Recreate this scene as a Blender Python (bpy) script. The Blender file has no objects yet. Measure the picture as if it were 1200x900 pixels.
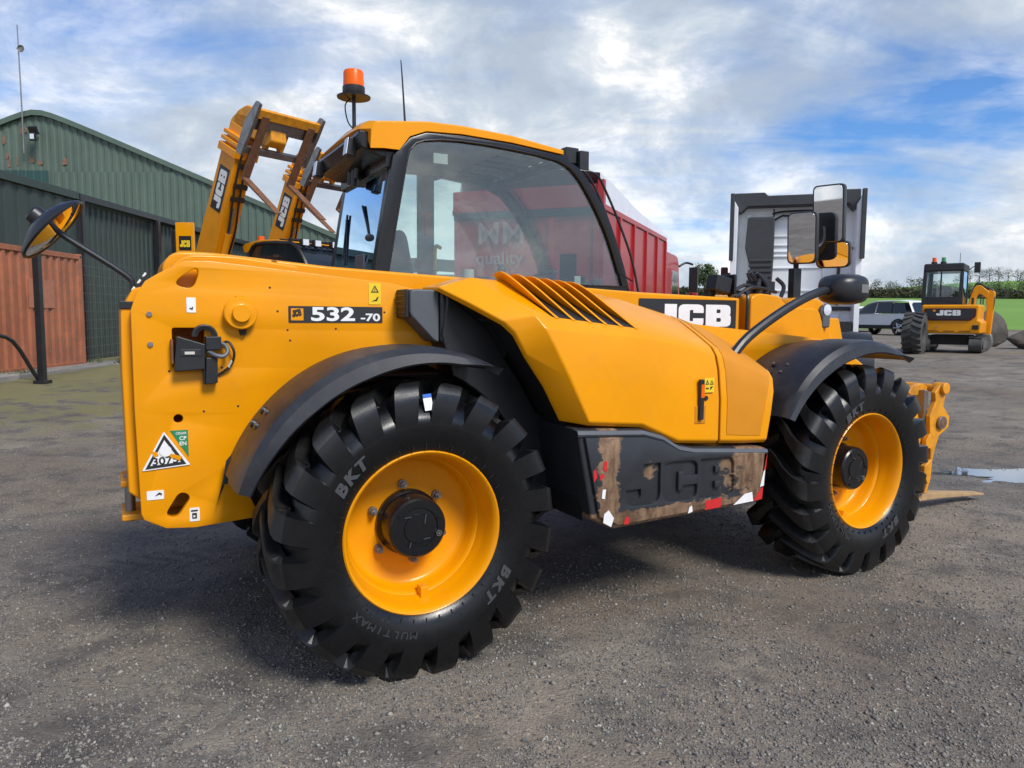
import bpy, math, random
import numpy as np
from mathutils import Matrix, Vector
random.seed(7); rng = np.random.default_rng(11)
R = math.radians
sc = bpy.context.scene
C = sc.collection
# ------------------------------------------------------------------ camera
cam_d = bpy.data.cameras.new('camera'); cam = bpy.data.objects.new('camera', cam_d); C.objects.link(cam)
cam_d.sensor_width = 36; cam_d.lens = 36*868.6/1200; cam_d.clip_start = .05; cam_d.clip_end = 6000
pt, rl = .0896, .00667
fw = Vector((0, math.cos(pt), -math.sin(pt))); rt = Vector((1, 0, 0)); up = rt.cross(fw)
r2 = rt*math.cos(rl)+up*math.sin(rl); u2 = up*math.cos(rl)-rt*math.sin(rl)
cam.matrix_world = Matrix(((r2.x, u2.x, -fw.x, 0), (r2.y, u2.y, -fw.y, 0), (r2.z, u2.z, -fw.z, 1.481), (0, 0, 0, 1)))
sc.camera = cam
# ------------------------------------------------------------------ sky and sun
SUN_EL, SUN_AZ = R(46), R(140)      # azimuth clockwise from the viewing direction (+Y)
w = bpy.data.worlds.new('World'); sc.world = w; w.use_nodes = True
nt = w.node_tree; N = nt.nodes; L = nt.links; N.clear()
def nd(tree, t, **k):
    n = tree.nodes.new(t)
    for a, v in k.items():
        if a.startswith('i_'):
            key = a[2:]
            n.inputs[int(key) if key.isdigit() else key.replace('_', ' ')].default_value = v
        else: setattr(n, a, v)
    return n
sky = nd(nt, 'ShaderNodeTexSky', sky_type='NISHITA', sun_disc=False, sun_elevation=SUN_EL, sun_rotation=SUN_AZ, air_density=1.0, dust_density=.6, ozone_density=2.2)
tc = nd(nt, 'ShaderNodeTexCoord')
sx = nd(nt, 'ShaderNodeSeparateXYZ'); L.new(tc.outputs['Generated'], sx.inputs[0])
def mth(tree, op, a=None, b=None, c=None, clamp=False):
    n = tree.nodes.new('ShaderNodeMath'); n.operation = op; n.use_clamp = clamp
    for i, x in enumerate((a, b, c)):
        if x is None: continue
        if isinstance(x, (int, float)): n.inputs[i].default_value = x
        else: tree.links.new(x, n.inputs[i])
    return n.outputs[0]
zc = mth(nt, 'MAXIMUM', sx.outputs[2], 0.0)
den = mth(nt, 'ADD', zc, .22)
cxy = nd(nt, 'ShaderNodeCombineXYZ')
L.new(mth(nt, 'DIVIDE', sx.outputs[0], den), cxy.inputs[0]); L.new(mth(nt, 'DIVIDE', sx.outputs[1], den), cxy.inputs[1]); cxy.inputs[2].default_value = 0.35
def noise(tree, vec, scale, detail=4, rough=.5, dist=0., off=(0, 0, 0), scl=(1, 1, 1), rot=(0, 0, 0)):
    mp = tree.nodes.new('ShaderNodeMapping'); mp.inputs['Location'].default_value = off; mp.inputs['Scale'].default_value = scl; mp.inputs['Rotation'].default_value = rot
    tree.links.new(vec, mp.inputs[0])
    n = tree.nodes.new('ShaderNodeTexNoise'); n.inputs['Scale'].default_value = scale; n.inputs['Detail'].default_value = detail
    n.inputs['Roughness'].default_value = rough; n.inputs['Distortion'].default_value = dist
    tree.links.new(mp.outputs[0], n.inputs['Vector']); return n.outputs['Fac']
def ramp(tree, fac, stops, interp='LINEAR'):
    n = tree.nodes.new('ShaderNodeValToRGB'); cr = n.color_ramp; cr.interpolation = interp
    while len(cr.elements) < len(stops): cr.elements.new(.5)
    for e, (p, c) in zip(cr.elements, stops):
        e.position = p; e.color = (c, c, c, 1) if isinstance(c, (int, float)) else (*c, 1)
    tree.links.new(fac, n.inputs[0]); return n.outputs[0]
def mixc(tree, fac, a, b, mode='MIX'):
    n = tree.nodes.new('ShaderNodeMix'); n.data_type = 'RGBA'; n.blend_type = mode
    for s, x in ((n.inputs['Factor'], fac), (n.inputs[6], a), (n.inputs[7], b)):
        if isinstance(x, (int, float)): s.default_value = x
        elif isinstance(x, tuple): s.default_value = (*x, 1)
        else: tree.links.new(x, s)
    return n.outputs[2]
# cloud layers: broad cover, wisps and a bank of cumulus low down
cover = noise(nt, cxy.outputs[0], .62, 9, .56, .35, off=(6.86, 3.42, 0), scl=(1, 1.25, 1), rot=(0, 0, R(-20)))
wisp = noise(nt, cxy.outputs[0], 2.1, 7, .6, .6, off=(3.1, 1.7, 0), scl=(.5, 1.5, 1), rot=(0, 0, R(-25)))
cv = mth(nt, 'ADD', mth(nt, 'MULTIPLY', cover, .72), mth(nt, 'MULTIPLY', wisp, .28))
low = mth(nt, 'MULTIPLY', mth(nt, 'SUBTRACT', .52, zc, clamp=True), .32)       # more cover towards the horizon
mask = ramp(nt, mth(nt, 'ADD', cv, low), [(.435, 0), (.51, .62), (.58, 1)])
dirn = tc.outputs['Generated']
cum = noise(nt, dirn, 5.6, 12, .62, .25, off=(5.2, .4, 3.0), scl=(1, 1, 1.8))
big = noise(nt, dirn, 2.3, 5, .5, .1, off=(1.2, 2.4, 0), scl=(1, 1, 1.8))
shade = mth(nt, 'ADD', mth(nt, 'MULTIPLY', cum, .72), mth(nt, 'MULTIPLY', big, .28))
ccol = ramp(nt, shade, [(.40, (4.6, 5.35, 6.4)), (.475, (5.6, 6.4, 7.4)), (.53, (7.4, 7.85, 8.4)), (.575, (10.2, 10.25, 10.3))])
skyc = mixc(nt, 1.0, sky.outputs[0], (.70, 1.08, 1.55), 'MULTIPLY')
fin = mixc(nt, mask, skyc, ccol)
bg = nd(nt, 'ShaderNodeBackground'); bg.inputs[1].default_value = .075
L.new(fin, bg.inputs[0]); wo = nd(nt, 'ShaderNodeOutputWorld'); L.new(bg.outputs[0], wo.inputs[0])
sd = bpy.data.lights.new('sun', 'SUN'); sd.energy = 2.7; sd.angle = R(18); sd.color = (1, .95, .87)
so = bpy.data.objects.new('sun', sd); C.objects.link(so)
sv = Vector((math.sin(SUN_AZ)*math.cos(SUN_EL), math.cos(SUN_AZ)*math.cos(SUN_EL), math.sin(SUN_EL)))
so.rotation_euler = sv.to_track_quat('Z', 'Y').to_euler(); so.location = sv*60
vs = sc.view_settings; vs.view_transform = 'Standard'; vs.look = 'None'; vs.exposure = .5; vs.gamma = 1; vs.use_curve_mapping = False
sc.render.engine = 'CYCLES'

# ------------------------------------------------------------------ materials
M = {}
def mat(name, col, rough=.5, metal=0., coat=0., var=0., vs_=6., bump=0., bs=60., spec=.5, dirt=0., dcol=(.12, .10, .075), rvar=0.):
    m = bpy.data.materials.new(name); m.use_nodes = True; t = m.node_tree; b = t.nodes['Principled BSDF']
    b.inputs['Base Color'].default_value = (*col, 1); b.inputs['Roughness'].default_value = rough; b.inputs['Metallic'].default_value = metal
    b.inputs['Coat Weight'].default_value = coat; b.inputs['Coat Roughness'].default_value = .06; b.inputs['Specular IOR Level'].default_value = spec
    if var or bump or dirt or rvar:
        g = nd(t, 'ShaderNodeTexCoord').outputs['Object']; c = col
        if var:
            f = noise(t, g, vs_, 5, .6)
            c = mixc(t, ramp(t, f, [(.3, 0), (.7, 1)]), tuple(x*(1-var) for x in col), tuple(min(1, x*(1+var)) for x in col))
        if dirt:
            f2 = noise(t, g, vs_*1.7, 8, .68, .3, off=(4, 2, 9))
            c = mixc(t, mth(t, 'MULTIPLY', ramp(t, f2, [(.48, 0), (.72, 1)]), dirt), c, dcol)
        if not isinstance(c, tuple): t.links.new(c, b.inputs['Base Color'])
        if rvar:
            f3 = noise(t, g, vs_*2.3, 6, .6, off=(8, 1, 3))
            t.links.new(mth(t, 'ADD', mth(t, 'MULTIPLY', mth(t, 'SUBTRACT', f3, .5), rvar*2), rough), b.inputs['Roughness'])
        if bump:
            bn = nd(t, 'ShaderNodeBump', i_Strength=bump, i_Distance=.01); t.links.new(noise(t, g, bs, 5, .6), bn.inputs['Height']); t.links.new(bn.outputs[0], b.inputs['Normal'])
    M[name] = m; return m
mat('yellow', (.77, .296, .0), .36, coat=.16, spec=.22, var=.06, vs_=2.5, dirt=.22, dcol=(.56, .235, .025), rvar=.12, bump=.02, bs=240)
mat('yellow_mesh', (.60, .222, .0), .55, var=.06, vs_=3)
mat('yellow_worn', (.72, .29, .006), .5, var=.12, vs_=6, dirt=.55, dcol=(.16, .07, .03), rvar=.1)
mat('black', (.014, .015, .018), .38, var=.2, vs_=5, dirt=.18, dcol=(.06, .058, .055), rvar=.1, bump=.05, bs=300)
mat('guard', (.016, .018, .023), .42, var=.15, vs_=7, dirt=.25, dcol=(.075, .075, .075), rvar=.12, bump=.06, bs=260)
mat('cab_black', (.0065, .007, .0085), .28, rvar=.08, vs_=6)
mat('lettering_pale', (.36, .20, .18), .5)
mat('grey_panel', (.085, .094, .108), .5, var=.1, vs_=6, bump=.05, bs=300)
mat('underbody', (.012, .012, .013), .7, var=.3, vs_=8)
mat('rubber', (.0085, .0088, .0095), .42, var=.25, vs_=9, dirt=.55, dcol=(.034, .031, .027), rvar=.14, bump=.12, bs=160)
mat('rubber_side', (.0038, .0041, .005), .29, var=.2, vs_=9, dirt=.12, dcol=(.015, .015, .015), rvar=.12, bump=.06, bs=200)
mat('tyre_print', (.05, .053, .058), .5)
mat('tyre_ink', (.028, .029, .031), .6)
mat('chrome', (.6, .61, .63), .22, 1.)
mat('steel', (.30, .29, .28), .42, .9, var=.2, vs_=12, dirt=.3)
mat('rust', (.17, .075, .035), .75, var=.3, vs_=14, dirt=.5, dcol=(.07, .035, .02))
mat('white', (.78, .78, .77), .45, var=.04, vs_=20)
mat('offwhite', (.55, .53, .46), .55)
mat('label_green', (.02, .22, .09), .4)
mat('label_yellow', (.80, .56, .02), .4)
mat('ink', (.012, .012, .014), .5)
mat('decal_dark', (.022, .023, .026), .4)
mat('orange', (.80, .12, .0), .3, spec=.3)
mat('amber_print', (.9, .27, .01), .4)
mat('red', (.36, .012, .016), .4, var=.12, vs_=2, coat=.2, dirt=.12, dcol=(.25, .12, .12))
mat('red_tape', (.55, .02, .02), .45)
mat('seat', (.016, .017, .019), .8, bump=.2, bs=400)
mat('cab_grey', (.16, .165, .155), .6, var=.08)
mat('headliner', (.26, .245, .21), .75)
mat('wood', (.42, .27, .13), .7, var=.2, vs_=12, dirt=.3)
mat('lamp_glass', (.62, .66, .72), .12, coat=.5)
mat('mirror', (.75, .77, .8), .02, 1.)
mat('green_tin', (.085, .125, .098), .5, var=.12, vs_=.8, dirt=.25, dcol=(.10, .12, .10), bump=.03, bs=30)
mat('dark_green_tin', (.030, .046, .039), .5, var=.15, vs_=.8, dirt=.3, dcol=(.035, .05, .04), bump=.03, bs=30)
mat('teal_tin', (.016, .062, .058), .5, var=.12, vs_=.8, dirt=.2)
mat('container', (.35, .118, .055), .65, var=.22, vs_=1.6, dirt=.5, dcol=(.17, .075, .05), rvar=.1)
mat('rust_patch', (.20, .115, .075), .8, var=.3, vs_=3)
mat('container_pale', (.42, .16, .09), .6, var=.1)
mat('yellow_clean', (.80, .295, .0), .42, var=.06, vs_=2, dirt=.2, dcol=(.3, .12, .02))
mat('leaf_core', (.022, .028, .012), .9)
mat('concrete', (.26, .25, .23), .85, var=.15, vs_=4, dirt=.4, dcol=(.12, .13, .08), bump=.3, bs=40)
mat('cream', (.36, .37, .27), .8, var=.06)
mat('silver', (.76, .79, .83), .32, .1, coat=.3, var=.03)
mat('lorry_grey', (.80, .83, .86), .4, .05, coat=.25, var=.05, vs_=2, dirt=.1, dcol=(.3, .3, .3))
mat('lorry_dark', (.035, .038, .043), .5, var=.15)
mat('tarp', (.62, .64, .68), .6, var=.06, vs_=2, bump=.15, bs=6)
mat('maroon', (.055, .006, .010), .45)
mat('glass_dark', (.015, .020, .024), .05, coat=.3)
mat('green_lamp', (.01, .25, .09), .25, coat=.4)
mat('tail_red', (.42, .015, .02), .2, coat=.5)
mat('bark', (.055, .04, .028), .9, var=.3, bump=.5, bs=25)
mat('boulder', (.095, .082, .070), .9, var=.35, vs_=3, bump=.7, bs=9, dirt=.3, dcol=(.16, .14, .11))
mat('dusty_tyre', (.06, .06, .058), .85, var=.3, vs_=5, bump=.3, bs=40)
mat('blue', (.02, .12, .5), .4)
def leafmat(name, a, b):
    m = bpy.data.materials.new(name); m.use_nodes = True; t = m.node_tree; p = t.nodes['Principled BSDF']
    g = nd(t, 'ShaderNodeTexCoord').outputs['Object']
    c = mixc(t, ramp(t, noise(t, g, .9, 5, .7), [(.32, 0), (.68, 1)]), a, b); t.links.new(c, p.inputs['Base Color'])
    p.inputs['Roughness'].default_value = .6; M[name] = m
leafmat('leaf', (.030, .052, .016), (.085, .115, .035)); leafmat('leaf_dark', (.022, .037, .017), (.058, .074, .030)); leafmat('leaf_brown', (.040, .040, .020), (.085, .080, .040))
def glass(name, tint, refl=1.0, base=0., gcol=(.93, .96, 1)):
    m = bpy.data.materials.new(name); m.use_nodes = True; t = m.node_tree; t.nodes.clear()
    tr = nd(t, 'ShaderNodeBsdfTransparent'); tr.inputs[0].default_value = (*tint, 1)
    gl = nd(t, 'ShaderNodeBsdfGlossy'); gl.inputs['Roughness'].default_value = .012; gl.inputs[0].default_value = (*gcol, 1)
    lw = nd(t, 'ShaderNodeLayerWeight'); lw.inputs[0].default_value = .5
    f = mth(t, 'ADD', mth(t, 'MULTIPLY', mth(t, 'ADD', mth(t, 'MULTIPLY', mth(t, 'POWER', lw.outputs['Facing'], 4.0), .9), .045), refl), base, clamp=True)
    mx = nd(t, 'ShaderNodeMixShader'); t.links.new(f, mx.inputs[0]); t.links.new(tr.outputs[0], mx.inputs[1]); t.links.new(gl.outputs[0], mx.inputs[2])
    o = nd(t, 'ShaderNodeOutputMaterial'); t.links.new(mx.outputs[0], o.inputs[0]); M[name] = m
glass('glass', (.84, .91, .90), 1.1, .02); glass('glass_near', (.83, .90, .90), 1.5, .045); glass('glass_blue', (.50, .68, .78), 2.0, .34, (.55, .78, 1))

# ------------------------------------------------------------------ mesh helpers
class MB:
    def __init__(s): s.v = []; s.f = []; s.mi = []; s.m = 0
    def add(s, vs, fs):
        o = len(s.v); s.v += [tuple(p) for p in vs]
        for f in fs: s.f.append([i+o for i in f]); s.mi.append(s.m)
        return s
    def box(s, c, d, rz=0., ry=0., rx=0.):
        mt = Matrix.Rotation(rz, 3, 'Z') @ Matrix.Rotation(ry, 3, 'Y') @ Matrix.Rotation(rx, 3, 'X')
        vs = [Vector(c)+mt @ Vector((x*d[0]/2, y*d[1]/2, z*d[2]/2)) for x in (-1, 1) for y in (-1, 1) for z in (-1, 1)]
        return s.add(vs, [(0, 1, 3, 2), (4, 6, 7, 5), (0, 4, 5, 1), (2, 3, 7, 6), (0, 2, 6, 4), (1, 5, 7, 3)])
    def bb(s, a, b):
        return s.box([(a[i]+b[i])/2 for i in range(3)], [abs(b[i]-a[i]) for i in range(3)])
    def prism(s, pts, a0, a1, ax='y'):
        def m(p, a): return (p[0], a, p[1]) if ax == 'y' else ((a, p[0], p[1]) if ax == 'x' else (p[0], p[1], a))
        n = len(pts)
        vs = [m(p, a0) for p in pts]+[m(p, a1) for p in pts]
        fs = [list(range(n)), list(range(2*n-1, n-1, -1))]+[(i, n+i, n+(i+1) % n, (i+1) % n) for i in range(n)]
        return s.add(vs, fs)
    def cyl(s, p0, p1, r0, r1=None, n=16, caps=True):
        r1 = r0 if r1 is None else r1; p0 = Vector(p0); p1 = Vector(p1); d = (p1-p0).normalized()
        a = d.orthogonal().normalized(); b = d.cross(a)
        vs = [p0+(a*math.cos(t)+b*math.sin(t))*r0 for t in [2*math.pi*i/n for i in range(n)]]+[p1+(a*math.cos(t)+b*math.sin(t))*r1 for t in [2*math.pi*i/n for i in range(n)]]
        fs = [(i, (i+1) % n, n+(i+1) % n, n+i) for i in range(n)]
        if caps: fs += [list(range(n-1, -1, -1)), list(range(n, 2*n))]
        return s.add(vs, fs)
    def tube(s, path, r, n=8, sm=4):
        P = [Vector(p) for p in path]
        if sm > 1 and len(P) > 2:
            Q = []
            for i in range(len(P)-1):
                p0 = P[max(i-1, 0)]; p1 = P[i]; p2 = P[i+1]; p3 = P[min(i+2, len(P)-1)]
                for k in range(sm):
                    t = k/sm; Q.append(.5*((2*p1)+(p2-p0)*t+(2*p0-5*p1+4*p2-p3)*t*t+(3*p1-p0-3*p2+p3)*t**3))
            P = Q+[P[-1]]
        rings = []; a = None
        for i, p in enumerate(P):
            d = (P[min(i+1, len(P)-1)]-P[max(i-1, 0)]).normalized()
            a = d.orthogonal().normalized() if a is None else (a-d*a.dot(d)).normalized()
            b = d.cross(a); rr = r(i/(len(P)-1)) if callable(r) else r
            rings.append([p+(a*math.cos(t)+b*math.sin(t))*rr for t in [2*math.pi*k/n for k in range(n)]])
        s.loft(rings, True, True); return s
    def loft(s, rows, closed=False, caps=False):
        n = len(rows[0]); vs = [p for r in rows for p in r]; fs = []
        for i in range(len(rows)-1):
            for j in range(n if closed else n-1):
                k = (j+1) % n; fs.append((i*n+j, i*n+k, (i+1)*n+k, (i+1)*n+j))
        if caps: fs += [list(range(n-1, -1, -1)), list(range((len(rows)-1)*n, len(rows)*n))]
        return s.add(vs, fs)
    def lathe(s, prof, c=(0, 0, 0), ax='y', n=48, a0=0., a1=2*math.pi):
        full = abs(a1-a0) > 6.28; rows = []
        for i in range(n if full else n+1):
            t = a0+(a1-a0)*i/n
            rows.append([(c[0]+r*math.cos(t), c[1]+a, c[2]+r*math.sin(t)) if ax == 'y' else ((c[0]+r*math.cos(t), c[1]+r*math.sin(t), c[2]+a) if ax == 'z' else (c[0]+a, c[1]+r*math.cos(t), c[2]+r*math.sin(t))) for r, a in prof])
        if full: rows.append(rows[0])
        return s.loft(rows)
    def build(s, name, mats, par=None, smooth=30, bevel=0., seg=2, bang=32):
        me = bpy.data.meshes.new(name); me.from_pydata(s.v, [], s.f)
        if isinstance(mats, str): mats = [mats]
        for x in mats: me.materials.append(M[x])
        if len(mats) > 1: me.polygons.foreach_set('material_index', s.mi)
        return finish(name, me, par, smooth, bevel, seg, bang)
def finish(name, me, par, smooth=30, bevel=0., seg=2, bang=32):
    import bmesh
    bm = bmesh.new(); bm.from_mesh(me); bmesh.ops.remove_doubles(bm, verts=bm.verts, dist=1e-5); bmesh.ops.recalc_face_normals(bm, faces=bm.faces); bm.to_mesh(me); bm.free()
    if smooth:
        me.polygons.foreach_set('use_smooth', [True]*len(me.polygons)); me.set_sharp_from_angle(angle=R(smooth))
    o = bpy.data.objects.new(name, me); C.objects.link(o)
    if par: o.parent = par
    if bevel:
        b = o.modifiers.new('bevel', 'BEVEL'); b.width = bevel; b.segments = seg; b.limit_method = 'ANGLE'; b.angle_limit = R(bang); b.harden_normals = bool(smooth)
    return o
def empty(name, loc=(0, 0, 0), rz=0., par=None):
    o = bpy.data.objects.new(name, None); C.objects.link(o); o.location = loc; o.rotation_euler = (0, 0, rz); o.empty_display_size = .2
    if par: o.parent = par
    return o
def tag(o, label, cat, group=None):
    o['label'] = label; o['category'] = cat
    if group: o['group'] = group
    return o
def struct(o, kind='structure'): o['kind'] = kind; return o
def fil(pts, seg=5):
    out = []; n = len(pts)
    for i, p in enumerate(pts):
        r = p[2] if len(p) > 2 else 0
        q = Vector(p[:2])
        if not r: out.append((q.x, q.y)); continue
        a = Vector(pts[i-1][:2])-q; b = Vector(pts[(i+1) % n][:2])-q
        ra = min(r, a.length*.5); rb = min(r, b.length*.5); A = q+a.normalized()*ra; B = q+b.normalized()*rb
        for k in range(seg+1):
            t = k/seg; z = A*(1-t)**2+q*2*t*(1-t)+B*t*t; out.append((z.x, z.y))
    return out
def curve_mesh(loops, ext=0., bev=0.):
    cu = bpy.data.curves.new('tmp', 'CURVE'); cu.dimensions = '2D'; cu.fill_mode = 'BOTH'; cu.extrude = ext; cu.bevel_depth = bev; cu.bevel_resolution = 1; cu.offset = -bev
    for lp in loops:
        sp = cu.splines.new('POLY'); sp.points.add(len(lp)-1); sp.use_cyclic_u = True
        for q, p in zip(sp.points, lp): q.co = (p[0], p[1], 0, 1)
    ob = bpy.data.objects.new('tmp', cu); me = bpy.data.meshes.new_from_object(ob); bpy.data.objects.remove(ob); bpy.data.curves.remove(cu); return me
def text_mesh(t, size, bold=0., ext=.001, xs=1., shear=0., align='CENTER'):
    cu = bpy.data.curves.new('tmp', 'FONT'); cu.body = t; cu.size = size; cu.offset = bold*size; cu.extrude = ext; cu.align_x = align; cu.align_y = 'CENTER'; cu.shear = shear; cu.resolution_u = 4
    ob = bpy.data.objects.new('tmp', cu); me = bpy.data.meshes.new_from_object(ob); bpy.data.objects.remove(ob); bpy.data.curves.remove(cu)
    me.transform(Matrix.Diagonal((xs, 1, 1, 1))); return me
UPR = Matrix.Rotation(math.pi/2, 4, 'X')         # x,y -> x,z facing -Y
def place(name, me, m, mx, par, smooth=30, bevel=0.):
    me.name = name; me.transform(mx)
    me.materials.clear(); me.materials.append(M[m])
    for p in me.polygons: p.material_index = 0
    return finish(name, me, par, smooth, bevel)
def loopset(loops, dx): return [[(x+dx, y) for x, y in l] for l in loops]
LJ = [fil([(.40, 1), (.80, 1), (.80, 0, .24), (0, 0, .24), (0, .40), (.34, .40), (.34, .25), (.40, .25)])]
LC = [fil([(0, 0, .24), (.86, 0, .24), (.86, .38), (.50, .38), (.50, .25), (.38, .25, .05), (.38, .75, .05), (.50, .75), (.50, .62), (.86, .62), (.86, 1, .24), (0, 1, .24)])]
LB = [fil([(0, 0), (.9, 0, .22), (.9, .52, .14), (.83, .53), (.88, .56, .1), (.88, 1, .2), (0, 1)]), fil([(.38, .22), (.54, .22, .05), (.54, .40, .05), (.38, .40)]), fil([(.38, .62), (.52, .62, .05), (.52, .79, .05), (.38, .79)])]
JCB = LJ+loopset(LC, .86)+loopset(LB, 1.80)       # 2.70 wide, 1 high
def jcb_mesh(h, wd, ext=.001, bev=0., shear=0.):
    k = wd/2.70
    return curve_mesh([[((x)*k+shear*y*h, y*h) for x, y in l] for l in JCB], ext, bev)
def at(x, y, z, rz=0., ry=0., rx=0.):
    return Matrix.Translation((x, y, z)) @ Matrix.Rotation(rz, 4, 'Z') @ Matrix.Rotation(ry, 4, 'Y') @ Matrix.Rotation(rx, 4, 'X')
def copy_tree(o, par=None, name=None):
    c = o.copy(); C.objects.link(c); c.parent = par
    if par is not None: c.matrix_parent_inverse = o.matrix_parent_inverse.copy()
    for ch in list(o.children): copy_tree(ch, c)
    return c
def decal(name, loops, m, mx, par, ext=.0012): return place(name, curve_mesh(loops, ext), m, mx, par, 0)
def rect(x0, y0, x1, y1, r=0.): return fil([(x0, y0, r), (x1, y0, r), (x1, y1, r), (x0, y1, r)]) if r else [(x0, y0), (x1, y0), (x1, y1), (x0, y1)]
# ------------------------------------------------------------------ main telehandler (local X forward, Y left, Z up)
MR = R(28.22)
T = empty('telehandler', (-.877, 3.942, 0), MR)
tag(T, 'large clean yellow and black telehandler in the foreground with orange beacon on its cab roof', 'telehandler')

def make_wheel(par, loc):
    """wheel: yellow steel rim carrying tyre, hub, nuts and sidewall lettering; outer side is local -Y"""
    b = MB()
    prof = [(.333, -.198), (.336, -.205), (.341, -.202), (.343, -.190), (.325, -.186), (.318, -.182), (.313, -.165), (.308, -.135), (.300, -.118), (.296, -.095), (.290, -.078), (.283, -.055), (.281, -.015), (.276, .005), (.262, .012), (.20, .016), (.12, .016)]
    prof = [(.328, -.203), (.336, -.208), (.342, -.203), (.343, -.19)] + [(.343, .19), (.342, .203), (.336, .208), (.325, .19), (.30, .12), (.285, .03), (.12, .03), (.12, .012), (.20, .012), (.258, .008), (.274, -.002), (.281, -.02), (.283, -.06), (.292, -.078), (.297, -.082), (.299, -.10), (.306, -.116), (.309, -.14), (.314, -.165), (.319, -.182), (.328, -.203)]
    b.lathe(prof, n=72)
    rim = b.build('wheel', 'yellow', par, 40); rim.location = loc
    v = MB(); v.box((.03, -.095, -.283), (.036, .05, .05)); v.build('valve_bracket', 'yellow', rim, bevel=.004)
    # tyre carcass
    t = MB()
    h = [(.330, -.188), (.345, -.208), (.375, -.222), (.41, -.231), (.44, -.2355), (.462, -.2365), (.474, -.2345), (.490, -.226), (.512, -.208), (.535, -.184), (.552, -.15), (.563, -.08), (.566, 0)]
    pr = h+[(r, -y) for r, y in h[-2::-1]]
    t.lathe(pr, n=96)
    t.m = 1
    n = 20
    st = [(-.022, .616, 0.0, .046, .06), (.03, .618, .058, .052, .06), (.09, .619, .155, .064, .06), (.15, .618, .232, .080, .06), (.19, .614, .270, .100, .06), (.213, .603, .290, .108, .056), (.227, .578, .304, .110, .054), (.2345, .545, .318, .108, .05), (.2375, .500, .334, .104, .04), (.2374, .472, .344, .102, .02), (.2368, .458, .348, .10, .008)]
    for side in (-1, 1):
        for k in range(n):
            th0 = 2*math.pi*(k+(.5 if side < 0 else 0))/n; rows = []
            for y, r, ph, wd, hh in st:
                a = th0+ph; w2 = wd/2
                out = Vector((0, side, 0)) if y > .23 else None
                e = min(1, max(0, (y-.185)/.045))          # 0 on the tread, 1 on the sidewall
                nr, ny = math.cos(e*1.35), math.sin(e*1.35)*side
                ring = []
                for dt, dd in ((-w2*1.20, hh), (-w2*1.01, .009), (-w2*.93, 0), (w2*.93, 0), (w2*1.01, .009), (w2*1.20, hh)):
                    rr = r-dd*nr; yy = side*y-dd*ny
                    aa = a+dt/r
                    ring.append((rr*math.cos(aa), yy, rr*math.sin(aa)))
                rows.append(ring)
            t.m = 1; t.loft(rows[:7], True); t.m = 0; t.loft(rows[6:], True); t.m = 1; t.add(rows[0], [list(range(5, -1, -1))])
    t.build('tyre', ['rubber_side', 'rubber'], rim, 38)
    # hub
    g = MB(); g.lathe([(.0, -.128), (.06, -.128), (.062, -.122), (.085, -.121), (.088, -.126), (.118, -.126), (.126, -.118), (.130, -.10), (.130, -.02), (.142, -.01), (.142, .012)], n=48)
    for a in range(3):
        q = a*2.09+.4; g.cyl((.102*math.cos(q), -.125, .102*math.sin(q)), (.102*math.cos(q), -.131, .102*math.sin(q)), .008, n=8)
    hb = g.build('hub', 'cab_black', rim, 30)
    for a, rr, l in ((.9, .05, .04), (2.3, .07, .03), (5.4, .06, .03), (4.2, .075, .025)):
        s = MB(); s.box((rr*math.cos(a), -.1285, rr*math.sin(a)), (l, .002, .004), ry=a+.8); o = s.build('hub_mark', 'tyre_print', rim, 0)
    s = MB(); s.lathe([(0, -.133), (.006, -.133), (.006, -.1305)], (.092, 0, -.03), n=12); s.lathe([(.009, -.1315), (.013, -.1315), (.013, -.125)], (.092, 0, -.03), n=16); s.build('hub_plug', 'chrome', rim)
    for a in range(6):
        q = R(38)+a*math.pi/3; c = (.168*math.cos(q), 0, .168*math.sin(q))
        s = MB(); s.cyl((c[0], .012, c[2]), (c[0], -.004, c[2]), .019, n=14); s.cyl((c[0], -.004, c[2]), (c[0], -.026, c[2]), .014, n=6); s.cyl((c[0], -.026, c[2]), (c[0], -.04, c[2]), .007, n=8)
        s.build('wheel_nut', 'steel', rim)
    # sidewall lettering
    for a0 in (R(140), R(-38)):
        for i, ch in enumerate('BKT'):
            a = a0-(i-1)*.145
            me = text_mesh(ch, .064, .05, .002, 1.25, .2)
            place('sidewall_letter', me, 'tyre_print', Matrix.Rotation(math.pi/2-a, 4, 'Y') @ at(0, -.233, .412) @ UPR, rim, 0)
    for i, ch in enumerate('MULTIMAX'):
        a = R(261)-i*.092
        place('sidewall_letter', text_mesh(ch, .040, .02, .002, 1.2), 'tyre_ink', Matrix.Rotation(math.pi/2-a, 4, 'Y') @ at(0, -.233, .412) @ UPR, rim, 0)
    for i, ch in enumerate('MP 522'):
        if ch == ' ': continue
        a = R(243)-i*.065
        place('sidewall_letter', text_mesh(ch, .022, .015, .002, 1.1), 'tyre_ink', Matrix.Rotation(math.pi/2-a, 4, 'Y') @ at(0, -.2225, .372) @ UPR, rim, 0)
    for i in range(40):
        q = i*2*math.pi/40; rb = MB(); rb.box((.362*math.cos(q), -.2185, .362*math.sin(q)), (.022, .004, .003), ry=-q)
        if i == 0: r0 = rb.build('rim_line', 'rubber', rim, 0)
        else: r1 = r0.copy(); C.objects.link(r1); r1.parent = rim; r1.rotation_euler = (0, -q, 0)
    return rim
WH = make_wheel(T, (0, -.91, .60))
s = MB(); s.box((.008, -1.128, 1.140), (.036, .003, .066), ry=-.10, rx=-.25); s.m = 1; s.box((.0055, -1.1245, 1.166), (.036, .003, .014), ry=-.10, rx=-.25)
tg = s.build('tyre_label', ['white', 'blue'], T, 0)
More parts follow.
